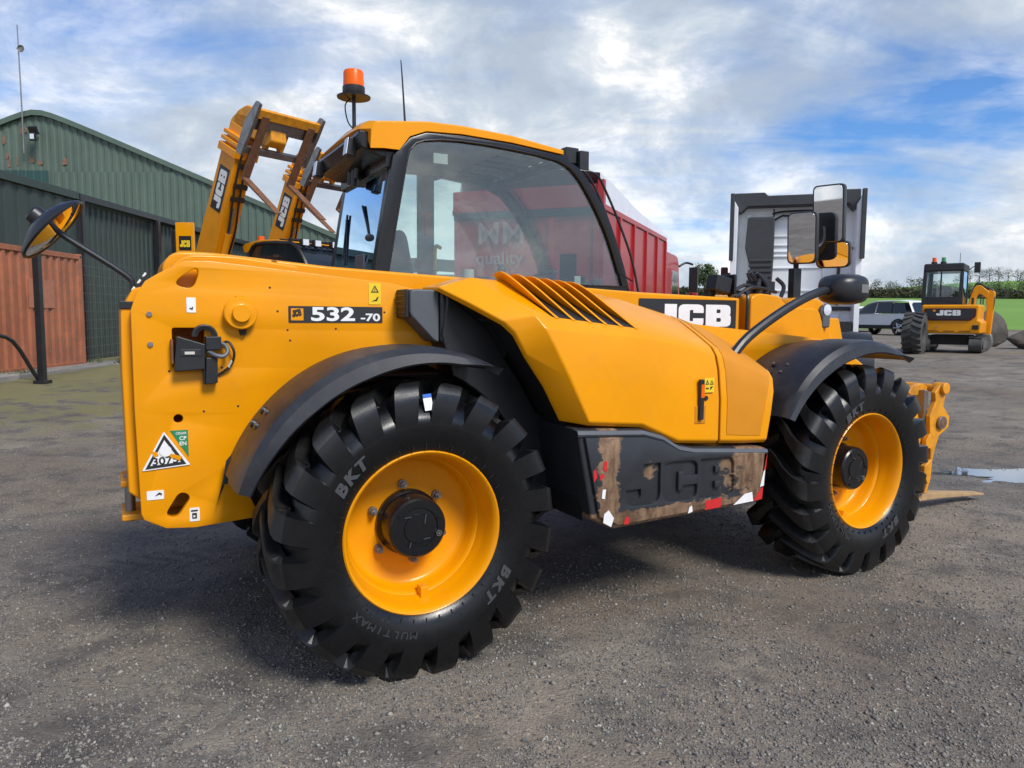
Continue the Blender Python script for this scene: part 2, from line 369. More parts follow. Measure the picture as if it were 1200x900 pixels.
def wheel_at(x, y, rz, ry=0., par=T, z=.60):
    o = copy_tree(WH, par); o.location = (x, y, z); o.rotation_euler = (0, ry, rz); return o
wheel_at(2.75, -.91, R(3), .37); wheel_at(0, .91, math.pi, .2); wheel_at(2.75, .91, math.pi, .7)

# --- mudguards: arched plastic shell with a pale outer lip
def guard(cx, a0, a1, notch=False):
    b = MB(); rows = []; n = 34
    for i in range(n+1):
        a = a0+(a1-a0)*i/n; t = i/n; yo = -1.115+(.03*max(0, (.15-t)/.15) if notch else 0)
        ring = []
        bulge = .012*math.sin(math.pi*min(1, t*1.1))
        for r, y in ((.735, -.60), (.745+bulge, -.70), (.747+bulge, -.84), (.757+bulge, -.855), (.757+bulge, -1.04), (.750+bulge, -1.085), (.735, yo+.004), (.684, yo-.008), (.676, yo), (.72, yo+.012), (.738, -1.06), (.738, -.70), (.725, -.60)):
            if r < .69: r += .035*(1-min(1, 2.2*min(t+.12, 1-t)))+.035*max(0, (t-.86)/.14)
            ring.append((cx+r*math.cos(a), y, .6+r*math.sin(a)))
        rows.append(ring)
    b.loft(rows, True, True)
    g = b.build('mudguard', 'guard', T, 28)
    for da, y in ((0, -.80), (.085, -.80), (0, -.90), (.085, -.90)):
        a = R(141 if cx < 1 else 128)+da-.04; rr = .757
        s = MB(); p = Vector((cx+rr*math.cos(a), y, .6+rr*math.sin(a))); d = Vector((math.cos(a), 0, math.sin(a)))
        s.cyl(p-d*.004, p+d*.010, .020, .017, n=14); s.m = 1; s.cyl(p+d*.008, p+d*.016, .009, n=6); s.build('guard_bolt', ['black', 'steel'], g)
    return g
guard(0, R(162), R(62), True); guard(2.75, R(152), R(60))
s = MB(); s.prism([(-.72, .78), (-.64, .80), (-.60, .93), (-.64, .95), (-.70, .88), (-.715, .80), (-.74, .70)], -.66, -.65); s.build('guard_flap', 'guard', T, 0)

# --- chassis side plates
def arc(cx, cz, r, a0, a1, n=14): return [(cx+r*math.cos(R(a0+(a1-a0)*i/n)), cz+r*math.sin(R(a0+(a1-a0)*i/n))) for i in range(n+1)]
outl = [(-1.03, 1.50), (-1.03, 1.1), (-1.02, .68), (-1.01, .655), (-.93, .61), (-.82, .60), (-.56, .615), (-.62, .75)]+arc(0, .6, .69, 165, 20, 16)+[(.68, .55), (2.0, .55), (2.06, .8)]+arc(2.75, .6, .69, 160, 62, 10)+[(3.2, 1.3), (2.9, 1.36), (1.4, 1.49), (.2, 1.60), (.03, 1.635), (-.3, 1.665), (-.55, 1.687), (-.74, 1.703), (-.83, 1.70), (-.865, 1.682), (-.93, 1.645), (-.975, 1.615), (-1.01, 1.56)]
holes = [fil([(-.865, 1.60, .03), (-.80, 1.585, .035), (-.775, 1.66, .03), (-.79, 1.675, .02), (-.86, 1.625, .03)]),
         arc(-.872, 1.06, .018, 0, 340, 17),
         fil([(-.935, .665, .03), (-.89, .645, .03), (-.83, .735, .03), (-.875, .76, .03)], 6),
         rect(-.885, 1.265, -.765, 1.43, .01)]
me = curve_mesh([outl]+holes, .016, .004)
PL = place('side_plate', me, 'yellow', at(0, -.583, 0) @ UPR, T, 30)
me = curve_mesh([outl], .016, .004); place('side_plate', me, 'yellow', at(0, .52, 0) @ UPR, T, 30)
b = MB(); b.bb((-.985, -.36, .63), (-.74, .50, 1.50)); b.build('counterweight', 'yellow_worn', T, bevel=.02); b = MB(); b.bb((-.74, -.50, .66), (-.70, .45, 1.6)); b.bb((-.98, -.55, .618), (-.72, .45, .632)); b.build('tail_web', 'yellow_worn', T)
b = MB(); b.prism([(-.99, .70), (-1.062, .76), (-1.07, 1.25), (-1.065, 1.50), (-1.02, 1.585), (-.97, 1.60), (-.97, .70)], -.545, .49); b.build('tail_panel', 'yellow', T, bevel=.012)
b = MB(); b.bb((-1.068, -.552, 1.505), (-1.018, -.40, 1.535)); b.build('tail_strap', 'black', T, bevel=.003)
b = MB(); b.prism([(-1.025, 1.565), (-.955, 1.665), (-.945, 1.66), (-1.015, 1.558)], -.53, -.33); b.m = 1
for i, q in enumerate((.2, .5, .78)):
    b.box((-1.028+.073*q, -.53, 1.565+.10*q), (.003, .006, .014), ry=.6); 
    b.box((-1.030+.073*q, -.45, 1.568+.10*q), (.006, .07, .018), ry=.6)
b.build('tail_light_board', ['black', 'white'], T, 0)
# towing hitch
for z in (.775, .63):
    b = MB(); b.bb((-1.09, -.44, z-.014), (-.98, -.20, z+.014)); b.build('hitch_lug', 'yellow_worn', T, bevel=.008)
b = MB(); b.cyl((-1.055, -.36, .60), (-1.055, -.36, .80), .021, n=14); b.build('hitch_pin', 'steel', T)
# inner structure seen through the plate openings and below
b = MB(); b.bb((-.79, -.50, .70), (.5, .45, 1.2)); b.bb((.5, -.55, .50), (2.4, .45, 1.15)); b.bb((2.2, -.4, .55), (3.3, .3, 1.1)); b.build('chassis_box', 'underbody', T)
for x in (0, 2.75):
    b = MB(); b.cyl((x, -.80, .6), (x, .80, .6), .10, n=16); b.cyl((x, -.2, .6), (x, .2, .6), .2, n=18); b.build('axle', 'underbody', T)
# pivot pin boss, screws, small holes
b = MB(); b.lathe([(.0, -.072), (.034, -.072), (.036, -.069), (.036, -.052), (.040, -.05), (.062, -.05), (.066, -.046), (.066, 0)], (-.625, -.599, 1.49), n=36); b.box((-.625, -.63, 1.556), (.035, .022, .012)); b.build('boom_pivot', 'yellow', T, 35)
b = MB(); b.cyl((-.615, -.615, 1.424), (-.615, -.615, 1.400), .018, .012, n=8); b.build('grease_nipple', 'black', T)
for x, z in ((-.965, 1.485), (-.965, 1.365)):
    b = MB(); b.cyl((x, -.600, z), (x, -.611, z), .011, n=6); b.build('plate_bolt', 'steel', T)
b = MB()
for x, z in ((-.50, 1.60), (-.43, 1.42), (-.42, 1.375), (-.22, 1.425), (-.47, 1.50), (-.42, 1.48), (-.775, 1.085), (-.90, 1.255), (-.70, 1.265), (-.64, 1.10), (.005, 1.50)): b.lathe([(0, -.0012), (.005, -.0012), (.005, 0)], (x, -.602, z), n=10)
b.build('screw_hole', 'ink', T, 0)
# rear lamp in its cut-out
b = MB(); b.prism([(-.885, 1.255), (-.77, 1.262), (-.765, 1.365), (-.872, 1.40)], -.66, -.56); lm = b.build('rear_lamp', 'black', T, bevel=.006)
b = MB(); b.bb((-.86, -.6635, 1.318), (-.785, -.660, 1.345)); b.build('lamp_rib', 'guard', T, bevel=.002)
b = MB(); b.bb((-.845, -.667, 1.325), (-.808, -.6635, 1.336)); b.build('lamp_text', 'offwhite', T, 0)
b = MB(); b.bb((-.893, -.640, 1.285), (-.884, -.585, 1.385)); b.build('lamp_lens', 'rust', T, bevel=.003)
b = MB(); b.lathe([(.028, -.03), (.045, -.035), (.05, -.03), (.05, 0)], (-.765, -.60, 1.395), n=20, a0=0, a1=math.pi); b.box((-.735, -.63, 1.368), (.06, .05, .055)); b.build('lamp_knuckle', 'black', T, bevel=.005)
b = MB(); b.prism([(-.765, 1.31), (-.72, 1.31), (-.722, 1.205), (-.768, 1.20)], -.65, -.602); b.box((-.772, -.625, 1.24), (.008, .04, .08)); b.build('lamp_bracket', 'black', T, bevel=.004)
b = MB(); b.tube([(-.755, -.64, 1.335), (-.73, -.66, 1.32), (-.70, -.665, 1.315), (-.682, -.655, 1.335), (-.69, -.64, 1.36), (-.72, -.63, 1.37)], .009, 8); b.build('lamp_hose', 'grey_panel', T)
b = MB(); b.tube([(-.70, -.62, 1.365), (-.675, -.63, 1.372), (-.655, -.64, 1.33), (-.665, -.63, 1.28), (-.70, -.615, 1.245), (-.725, -.61, 1.235)], .0055, 8); b.build('lamp_cable', 'black', T)
b = MB(); b.cyl((-.663, -.633, 1.295), (-.675, -.625, 1.268), .0068, n=8); b.build('cable_tag', 'offwhite', T)
# decals on the plate
def dec(name, x0, z0, x1, z1, m, r=.004, y=-.6045, par=T): return decal(name, [rect(x0, z0, x1, z1, r)], m, at(0, y, 0) @ UPR, par)
dec('model_decal', -.425, 1.452, -.005, 1.524, 'decal_dark')
dec('model_logo_patch', -.415, 1.462, -.362, 1.514, 'yellow', .002, -.607)
place('model_logo', jcb_mesh(.03, .04, .0006), 'ink', at(-.408, -.609, 1.475, ry=R(-12)) @ UPR, T, 0)
place('model_number', text_mesh('532', .082, .028, .0006, 1.62), 'white', at(-.232, -.6065, 1.487) @ UPR, T, 0)
place('model_number', text_mesh('-70', .046, .028, .0006, 1.5), 'white', at(-.062, -.6065, 1.475) @ UPR, T, 0)
dec('warning_decal', -.068, 1.535, -.012, 1.632, 'label_yellow')
decal('warning_triangle', [[(-.058, 1.59), (-.022, 1.59), (-.04, 1.622)], [(-.052, 1.594), (-.028, 1.594), (-.04, 1.615)]], 'ink', at(0, -.6065, 0) @ UPR, T)
decal('warning_symbol', [[(-.055, 1.55), (-.03, 1.552), (-.022, 1.572), (-.03, 1.568), (-.036, 1.558)], rect(-.0415, 1.597, -.0385, 1.607)], 'ink', at(0, -.6065, 0) @ UPR, T)
dec('small_label', -.828, 1.492, -.793, 1.553, 'white'); decal('small_label_mark', [[(-.818, 1.508), (-.806, 1.503), (-.803, 1.513), (-.808, 1.517), (-.807, 1.509), (-.815, 1.512)]], 'ink', at(0, -.6065, 0) @ UPR, T)
dec('small_label', -.998, .735, -.935, .772, 'white'); decal('small_label_mark', [[(-.968, .75), (-.95, .756), (-.945, .75), (-.942, .758), (-.953, .764)]], 'ink', at(0, -.6065, 0) @ UPR, T)
dec('small_label', -.842, .628, -.803, .685, 'white'); decal('small_label_mark', [rect(-.836, .67, -.81, .676), rect(-.832, .64, -.814, .663), rect(-.828, .645, -.82, .655)], 'ink', at(0, -.6065, 0) @ UPR, T)
decal('registration_sticker', [[(-.905, 1.013), (-.838, 1.013), (-.838, .902)]], 'label_green', at(0, -.6045, 0) @ UPR, T)
place('sticker_text', text_mesh('CESAR', .014, .01, .0005), 'white', at(-.864, -.6065, 1.0) @ UPR, T, 0)
place('sticker_text', text_mesh('CP\nEN', .022, .02, .0005), 'white', at(-.858, -.6065, .968) @ UPR, T, 0)
decal('triangle_sticker', [fil([(-1.012, .856, .006), (-.832, .868, .006), (-.928, 1.012, .006)])], 'white', at(0, -.607, 0) @ UPR, T)
decal('triangle_border', [[(-1.0, .862), (-.848, .873), (-.927, 1.0)], [(-.982, .875), (-.868, .883), (-.927, .978)]], 'decal_dark', at(0, -.6085, 0) @ UPR, T)
place('sticker_text', text_mesh('3075', .042, .02, .0005, 1.2), 'ink', at(-.925, -.609, .892, ry=R(-3)) @ UPR, T, 0)
decal('sticker_wear', [[(-.915, .925), (-.89, .915), (-.862, .905), (-.873, .888), (-.89, .898), (-.905, .903)], [(-.975, .935), (-.955, .93), (-.95, .915), (-.968, .91)]], 'yellow', at(0, -.6100, 0) @ UPR, T, .0006)
b = MB(); b.lathe([(0, -.0005), (.023, -.0005), (.023, .0005)], (-.924, -.611, .932), n=20); b.build('sticker_blank', 'white', T, 0)

# --- boom
b = MB(); b.prism(fil([(-.90, 1.58), (-.905, 1.69, .03), (-.86, 1.752, .05), (-.70, 1.752, .05), (-.2, 1.712), (1.62, 1.632), (2.40, 1.612), (2.40, 1.25), (-.6, 1.36)]), -.42, -.05); b.build('boom', 'yellow', T, bevel=.014, bang=40)
for y in (-.475, .02):
    b = MB(); b.prism(fil([(-.88, 1.45), (-.90, 1.66, .05), (-.82, 1.735, .05), (-.62, 1.735, .05), (-.35, 1.70, .03), (-.42, 1.45)]), y-.045, y+.045); b.build('boom_cheek', 'yellow', T, bevel=.012)
b = MB(); b.lathe([(0, 0), (.012, 0), (.013, .004), (.014, .008)], (-.44, -.44, 1.745), 'z', n=10); b.build('boom_plug', 'ink', T)
dec('boom_decal', 1.60, 1.405, 2.365, 1.597, 'decal_dark', .006, -.4225)
place('boom_lettering', jcb_mesh(.135, .62, .0008), 'white', at(1.70, -.4245, 1.432) @ UPR, T, 0)
b = MB(); b.tube([(2.44, -.44, 1.10), (2.44, -.442, 1.40), (2.445, -.44, 1.60), (2.47, -.40, 1.645), (2.50, -.30, 1.655), (2.53, -.2, 1.65)], .010, 8); b.build('boom_hose', 'black', T)
b = MB(); b.prism(fil([(2.47, 1.20), (2.47, 1.62, .03), (2.54, 1.645, .03), (2.72, 1.632, .03), (2.80, 1.56, .06), (3.10, 1.555, .05), (3.16, 1.41, .04), (3.2, 1.12), (2.9, 1.05)]), -.445, -.02); b.build('boom_sleeve', 'yellow', T, bevel=.012, bang=40)
b = MB(); b.prism(fil([(2.80, 1.50), (2.86, 1.62, .05), (3.08, 1.635, .06), (3.19, 1.60, .06), (3.27, 1.36, .03), (4.28, .80, .05), (4.36, .50, .04), (4.20, .42, .04), (3.1, 1.0)]), -.42, -.05); b.build('boom_nose', 'yellow', T, bevel=.02, bang=40)
b = MB(); b.prism([(3.22, 1.34), (3.20, 1.49), (3.36, 1.49), (3.41, 1.34)], -.40, -.10); b.build('nose_bracket', 'yellow', T, bevel=.008)
b = MB(); b.cyl((3.17, -.448, 1.53), (3.17, -.40, 1.53), .052, n=20); b.box((3.17, -.438, 1.50), (.075, .03, .15)); hd = b.build('headlamp', 'grey_panel', T, bevel=.012)
b = MB(); b.lathe([(0, -.004), (.03, -.003), (.038, 0)], (3.17, -.456, 1.545), n=20); b.build('lamp_lens', 'lamp_glass', hd)
b = MB(); b.lathe([(0, -.014), (.022, -.008), (.03, 0)], (3.02, -.446, 1.29), n=16); b.build('side_reflector', 'orange', T)
for x in (2.60, 2.72):
    b = MB(); b.cyl((x, -.445, 1.315), (x, -.452, 1.315), .022, n=16); b.cyl((x, -.452, 1.315), (x, -.462, 1.315), .011, n=6); b.build('boom_bolt', 'steel', T)
b = MB(); b.box((2.83, -.452, 1.32), (.045, .02, .05)); b.tube([(2.83, -.46, 1.34), (2.85, -.48, 1.31), (2.85, -.47, 1.27), (2.81, -.455, 1.26)], .008); b.build('hose_clip', 'steel', T, bevel=.003)
b = MB(); b.bb((2.50, -.45, 1.19), (2.98, -.40, 1.245)); b.build('boom_rail', 'yellow', T, bevel=.01)
b = MB(); b.box((2.33, -.30, 1.70), (.13, .10, .10), ry=.2); b.box((2.42, -.30, 1.70), (.02, .12, .13)); b.box((2.30, -.25, 1.64), (.05, .06, .06)); b.build('boom_work_lamp', 'black', T, bevel=.008)
b = MB()
for i in range(9):
    x = 2.62+random.uniform(0, .22); y = -.30+random.uniform(-.06, .08); b.tube([(x, y, 1.63), (x+random.uniform(-.03, .03), y, 1.70), (x+random.uniform(-.05, .06), y+.03, 1.74+random.uniform(0, .08))], .014, 7)
b.box((2.72, -.28, 1.70), (.16, .10, .06)); b.build('hydraulic_couplings', 'black', T)
b = MB(); b.tube([(2.42, -.36, 1.62), (2.52, -.38, 1.68), (2.66, -.36, 1.68), (2.80, -.34, 1.66)], .012); b.tube([(2.42, -.30, 1.63), (2.55, -.30, 1.70), (2.7, -.30, 1.68)], .012); b.build('coupling_hose', 'black', T)

# --- engine cover (right-hand pod)
cols = [
 [(.69, -1.045, 1.03), (.60, -1.045, 1.19), (.51, -1.035, 1.32), (.455, -1.025, 1.42), (.41, -1.005, 1.465), (.285, -.92, 1.545), (.19, -.80, 1.615), (.19, -.60, 1.62)],
 [(.79, -1.13, 1.012), (.68, -1.13, 1.22), (.605, -1.122, 1.36), (.57, -1.105, 1.435), (.54, -1.065, 1.49), (.44, -.92, 1.585), (.36, -.78, 1.662), (.37, -.60, 1.668)],
 [(1.09, -1.13, .985), (1.095, -1.128, 1.19), (1.10, -1.118, 1.32), (1.10, -1.10, 1.388), (1.10, -1.06, 1.43), (1.05, -.90, 1.51), (1.02, -.75, 1.585), (1.02, -.60, 1.635)],
 [(1.31, -1.13, .893), (1.325, -1.128, 1.12), (1.33, -1.115, 1.28), (1.33, -1.098, 1.355), (1.33, -1.06, 1.395), (1.32, -.90, 1.475), (1.32, -.75, 1.54), (1.33, -.60, 1.583)],
 [(1.57, -1.13, .872), (1.57, -1.128, 1.08), (1.565, -1.115, 1.23), (1.56, -1.098, 1.302), (1.565, -1.06, 1.34), (1.585, -.90, 1.415), (1.62, -.75, 1.47), (1.67, -.60, 1.50)],
 [(1.77, -1.122, .858), (1.77, -1.12, 1.04), (1.76, -1.108, 1.18), (1.75, -1.09, 1.25), (1.76, -1.05, 1.292), (1.79, -.90, 1.355), (1.84, -.75, 1.405), (1.92, -.60, 1.43)],
 [(1.94, -1.10, .846), (1.965, -1.10, .98), (1.985, -1.095, 1.10), (1.99, -1.08, 1.168), (2.00, -1.045, 1.20), (2.05, -.90, 1.245), (2.13, -.75, 1.275), (2.25, -.60, 1.29)],
 [(1.985, -1.05, .842), (2.01, -1.045, .97), (2.035, -1.035, 1.08), (2.045, -1.02, 1.14), (2.06, -.99, 1.168), (2.12, -.86, 1.195), (2.22, -.72, 1.21), (2.36, -.60, 1.21)]]
def subcol(cs, k):
    out = []
    for i in range(len(cs)-1):
        for j in range(k): out.append([tuple(Vector(a).lerp(Vector(c), j/k)) for a, c in zip(cs[i], cs[i+1])])
    return out+[cs[-1]]
def shell(name, cs, par=T):
    b = MB(); b.loft(cs); inn = [[(x, y+.022 if y < -.62 else y+.001, z-.022) for x, y, z in c] for c in cs]
    n = len(b.v); b.loft([list(reversed(c)) for c in inn])
    for cA, cB in ((cs[0], inn[0]), (cs[-1], inn[-1])): b.loft([cA, cB])
    b.loft([[c[0] for c in cs], [c[0] for c in inn]]); b.loft([[c[-1] for c in cs], [c[-1] for c in inn]])
    return b.build(name, 'yellow', par, 24, bevel=.008, seg=3, bang=24)
shell('engine_cover', cols[:5])
def off(c, dx): return [(x+dx, y, z) for x, y, z in c]
shell('nose_cover', [off(cols[4], .012)]+cols[5:])
# perforated panel on the nose, set slightly proud, running up over the top
def surf(cs, i, j):                                   # bilinear on the column grid
    i0 = min(int(i), len(cs)-2); j0 = min(int(j), len(cs[0])-2); a = i-i0; c = j-j0
    p = [Vector(cs[i0+x][j0+y]) for x in (0, 1) for y in (0, 1)]
    return p[0]*(1-a)*(1-c)+p[1]*(1-a)*c+p[2]*a*(1-c)+p[3]*a*c
nose = [off(cols[4], .012)]+cols[5:]
def panel(name, cs, i0, i1, j0, j1, ni, nj, o, m, th=.003):
    g = [[surf(cs, i0(k/nj)+(i1(k/nj)-i0(k/nj))*q/ni, j0+(j1-j0)*k/nj) for k in range(nj+1)] for q in range(ni+1)]
    def nor(q, k):
        a = g[min(q+1, ni)][k]-g[max(q-1, 0)][k]; c = g[q][min(k+1, nj)]-g[q][max(k-1, 0)]; v = a.cross(c); v.normalize(); return v if (v.y < 0 or v.z > .6) else -v
    top = [[g[q][k]+nor(q, k)*o for k in range(nj+1)] for q in range(ni+1)]
    bot = [[g[q][k]-nor(q, k)*.004 for k in range(nj+1)] for q in range(ni+1)]
    b = MB(); b.loft(top)
    for ed in ((top[0], bot[0]), (top[-1], bot[-1])): b.loft([ed[0], ed[1]])
    b.loft([[r[0] for r in top], [r[0] for r in bot]]); b.loft([[r[-1] for r in top], [r[-1] for r in bot]])
    return b.build(name, m, T, 30)
panel('nose_mesh', nose, lambda t: .22, lambda t: 1.62+.28*min(1, t*2.2), .14, 6.9, 12, 24, .003, 'yellow_mesh')
# louvre opening and slats
cA = cols[1:3]
panel('louvre_opening', cA, lambda t: .17+.17*t, lambda t: .995, 4.05, 6.85, 10, 10, .002, 'ink')
for k in range(6):
    b = MB(); rows = []
    for q in range(13):
        t = q/12; j = 6.95-(6.95-3.95)*t
        base = surf(cA, min(1.02, (.33+.125*k)*(1-t)+(.19+.160*k)*t), j)
        hgt = .066*(math.sin(math.pi*(.18+.82*t)) if t > .3 else .55+.45*math.sin(math.pi*.5*(t/.3)))*(1-.35*t); hgt = max(hgt, .004)
        nrm = Vector((.05, -.45, .89)).normalized()
        lean = Vector((-.050*(1-.5*t), .0, 0))
        p0 = base+nrm*.001; p1 = base+nrm*hgt+lean*(.25+.75*hgt/.062)
        dx = Vector((.012, 0, .001))
        rows.append([p0, p1, p1+dx, p0+dx*1.3])
    b.loft(rows, True, True); b.build('louvre_slat', 'yellow', T, 40, bevel=.005)
# dark bay behind the pod, air intake
bay = [(.24, 1.585), (.31, 1.535), (.43, 1.45), (.475, 1.40), (.53, 1.305), (.62, 1.18), (.71, 1.03), (.84, .96), (.84, .52), (.735, .52)]+arc(0, .6, .665, -4, 66, 12)+[(.22, 1.40), (.24, 1.55)]
b = MB(); b.prism(bay, -.775, -.603); b.build('wheel_arch_panel', 'black', T, 20, bevel=.012)
rows = [[(x+.035, y+.03, z-.01) for x, y, z in cols[0][:7]], [(x+.07, -.60, z-.02) for x, y, z in cols[0][:7]]]
b = MB(); b.loft(rows); b.loft([[(.72, -1.03, 1.03), (.78, -.60, 1.03)], [(.80, -1.07, .54), (.80, -.60, .54)]]); b.build('engine_bay_wall', 'underbody', T, 30)
b = MB(); b.prism(fil([(.215, 1.36), (.215, 1.603, .03), (.42, 1.585, .03), (.60, 1.47), (.56, 1.28)]), -.765, -.606); b.build('intake_duct', 'black', T, bevel=.022, seg=3)
b = MB(); b.tube([(.23, -.768, 1.49), (.36, -.768, 1.475), (.48, -.768, 1.462)], .0022, 5); b.build('duct_scratch', 'grey_panel', T)
b = MB(); b.prism(fil([(.075, 1.49, .02), (.075, 1.605, .03), (.213, 1.603), (.213, 1.365), (.19, 1.372, .02)]), -.755, -.606); ai = b.build('air_intake', 'grey_panel', T, bevel=.014, seg=3)
b = MB(); b.bb((.060, -.735, 1.475), (.08, -.606, 1.604)); b.build('intake_grille', 'ink', T, bevel=.006)
for z in (1.50, 1.525, 1.55, 1.575):
    b = MB(); b.bb((.053, -.73, z-.003), (.062, -.615, z+.003)); b.build('grille_bar', 'black', T, 0)
# latch, keyhole, warning label on the cover
b = MB(); b.bb((1.408, -1.1335, .965), (1.478, -1.126, 1.055)); b.build('latch_recess', 'yellow_mesh', T, bevel=.004)
b = MB(); b.bb((1.425, -1.150, .985), (1.452, -1.128, 1.185)); la = b.build('cover_latch', 'black', T, bevel=.006)
b = MB(); b.bb((1.428, -1.1525, 1.095), (1.449, -1.149, 1.160)); b.build('latch_reflector', 'orange', T, bevel=.001)
b = MB(); b.lathe([(0, -.008), (.011, -.008), (.012, 0)], (1.478, -1.127, 1.09), n=14); b.build('cover_lock', 'black', T)
dec('cover_label', 1.463, 1.118, 1.525, 1.19, 'label_yellow', .003, -1.1335)
decal('cover_label_symbol', [[(1.468, 1.158), (1.490, 1.158), (1.479, 1.18)], [(1.472, 1.161), (1.486, 1.161), (1.479, 1.174)], [(1.497, 1.157), (1.520, 1.157), (1.508, 1.179)], [(1.501, 1.160), (1.516, 1.160), (1.508, 1.174)], rect(1.472, 1.135, 1.488, 1.142), [(1.50, 1.13), (1.518, 1.148), (1.50, 1.146)]], 'ink', at(0, -1.1355, 0) @ UPR, T)
# lower tool box with embossed letters, scuffs and torn hazard tape
def wear_mat():
    m = bpy.data.materials.new('scuffed_black'); m.use_nodes = True; t = m.node_tree; p = t.nodes['Principled BSDF']
    g = nd(t, 'ShaderNodeTexCoord').outputs['Object']; sp = nd(t, 'ShaderNodeSeparateXYZ'); t.links.new(g, sp.inputs[0]); X, Z = sp.outputs[0], sp.outputs[2]
    n1 = noise(t, g, 9, 11, .74, .3, scl=(.8, 1, 1.25)); n2 = noise(t, g, 2.6, 7, .62, .2, off=(3, 0, 5))
    def bump_(v, c, wd): return mth(t, 'SUBTRACT', 1.0, mth(t, 'DIVIDE', mth(t, 'ABSOLUTE', mth(t, 'SUBTRACT', v, c)), wd), clamp=True)
    a = mth(t, 'MULTIPLY', bump_(X, .885, .10), .95)                                  # strip up the rear corner
    c = mth(t, 'MULTIPLY', bump_(mth(t, 'ADD', Z, mth(t, 'MULTIPLY', X, .0)), .54, .075), 1.05)   # along the bottom
    d = mth(t, 'MULTIPLY', mth(t, 'MULTIPLY', bump_(X, 1.88, .42), bump_(Z, .72, .30)), 1.25)
    e = mth(t, 'MULTIPLY', mth(t, 'MULTIPLY', bump_(X, 1.13, .10), bump_(Z, .76, .10)), .85)
    f = mth(t, 'MAXIMUM', mth(t, 'MAXIMUM', a, c), mth(t, 'MAXIMUM', d, e))
    v = mth(t, 'ADD', f, mth(t, 'MULTIPLY', mth(t, 'SUBTRACT', n1, .5), 1.9))
    k = mth(t, 'MULTIPLY', ramp(t, v, [(.40, 0), (.46, .7), (.56, 1)]), ramp(t, noise(t, g, 70, 4, .7, scl=(.25, 1, 1)), [(.30, .35), (.45, 1)]))
    br = mixc(t, ramp(t, noise(t, g, 30, 6, .6, scl=(1, 1, .35)), [(.35, 0), (.65, 1)]), (.115, .06, .03), (.27, .17, .10))
    base = mixc(t, ramp(t, n2, [(.35, 0), (.7, 1)]), (.016, .018, .022), (.034, .038, .044))
    t.links.new(mixc(t, k, base, br), p.inputs['Base Color']); t.links.new(mth(t, 'ADD', mth(t, 'MULTIPLY', k, .35), .36), p.inputs['Roughness'])
    bn = nd(t, 'ShaderNodeBump', i_Strength=.25, i_Distance=.006); t.links.new(mth(t, 'SUBTRACT', n1, mth(t, 'MULTIPLY', k, .4)), bn.inputs['Height']); t.links.new(bn.outputs[0], p.inputs['Normal'])
    M['scuffed_black'] = m
wear_mat()
binp = [(.715, .985), (1.085, .963), (1.20, .93), (1.30, .873), (1.40, .852), (1.90, .812), (1.87, .525), (.93, .498), (.80, .56)]
b = MB()
def bin_sec(y, e): 
    cx, cz = 1.3, .74
    return [(x+(cx-x)*e*.06, y, z+(cz-z)*e*.14) for x, z in binp]
b.loft([bin_sec(-.62, .0), bin_sec(-1.05, 0), bin_sec(-1.10, .0), bin_sec(-1.128, .12), bin_sec(-1.136, .3)], True, True)
tb = b.build('tool_box', 'scuffed_black', T, 24, bevel=.006)
b = MB(); tp = binp[:6]; b.loft([[(x, y, z+dz) for x, z in tp] for y, dz in ((-1.10, -.03), (-1.143, -.034), (-1.150, -.024), (-1.143, -.008), (-1.10, -.004))]); b.build('tool_box_rim', 'grey_panel', T, 30)
fp = [(.752, .945), (1.09, .925), (1.20, .895), (1.295, .845), (1.40, .825), (1.875, .788), (1.85, .548), (.945, .522), (.835, .575)]
kx, kz = .68/2.70, .195
lj = [[(.985+x*kx, .603+y*kz-.012*(x/2.7)) for x, y in l] for l in JCB]
me = curve_mesh([fp]+lj, .006, .004); place('tool_box_face', me, 'scuffed_black', at(0, -1.143, 0) @ UPR, T, 30)
def tape(name, pts, m, y, par=T): return decal('hazard_tape', [pts], m, at(0, y, 0) @ UPR, par, .0008)
for pts, m in (([(1.36, .528), (1.39, .534), (1.385, .565), (1.37, .558)], 'white'), ([(1.47, .532), (1.575, .536), (1.58, .585), (1.475, .578)], 'red_tape'), ([(1.66, .536), (1.80, .541), (1.79, .59), (1.74, .585), (1.70, .56)], 'white'), ([(1.80, .541), (1.862, .545), (1.868, .61), (1.85, .60), (1.83, .578)], 'red_tape'),
               ([(1.845, .61), (1.872, .615), (1.878, .70), (1.868, .69)], 'white'), ([(1.870, .70), (1.882, .70), (1.89, .78), (1.884, .76)], 'red_tape'), ([(.97, .525), (1.0, .52), (1.005, .55), (.985, .56)], 'red_tape'),
               ([(.855, .545), (.90, .52), (.915, .56), (.885, .60), (.86, .585)], 'white'), ([(.845, .66), (.862, .655), (.868, .70), (.85, .70)], 'white'), ([(.80, .74), (.818, .76), (.81, .80), (.796, .79)], 'red_tape'), ([(.835, .745), (.86, .76), (.85, .775), (.83, .765)], 'red_tape'), ([(.85, .79), (.868, .78), (.872, .83), (.855, .83)], 'red_tape')):
    tape('hazard_tape', pts, m, -1.1545)
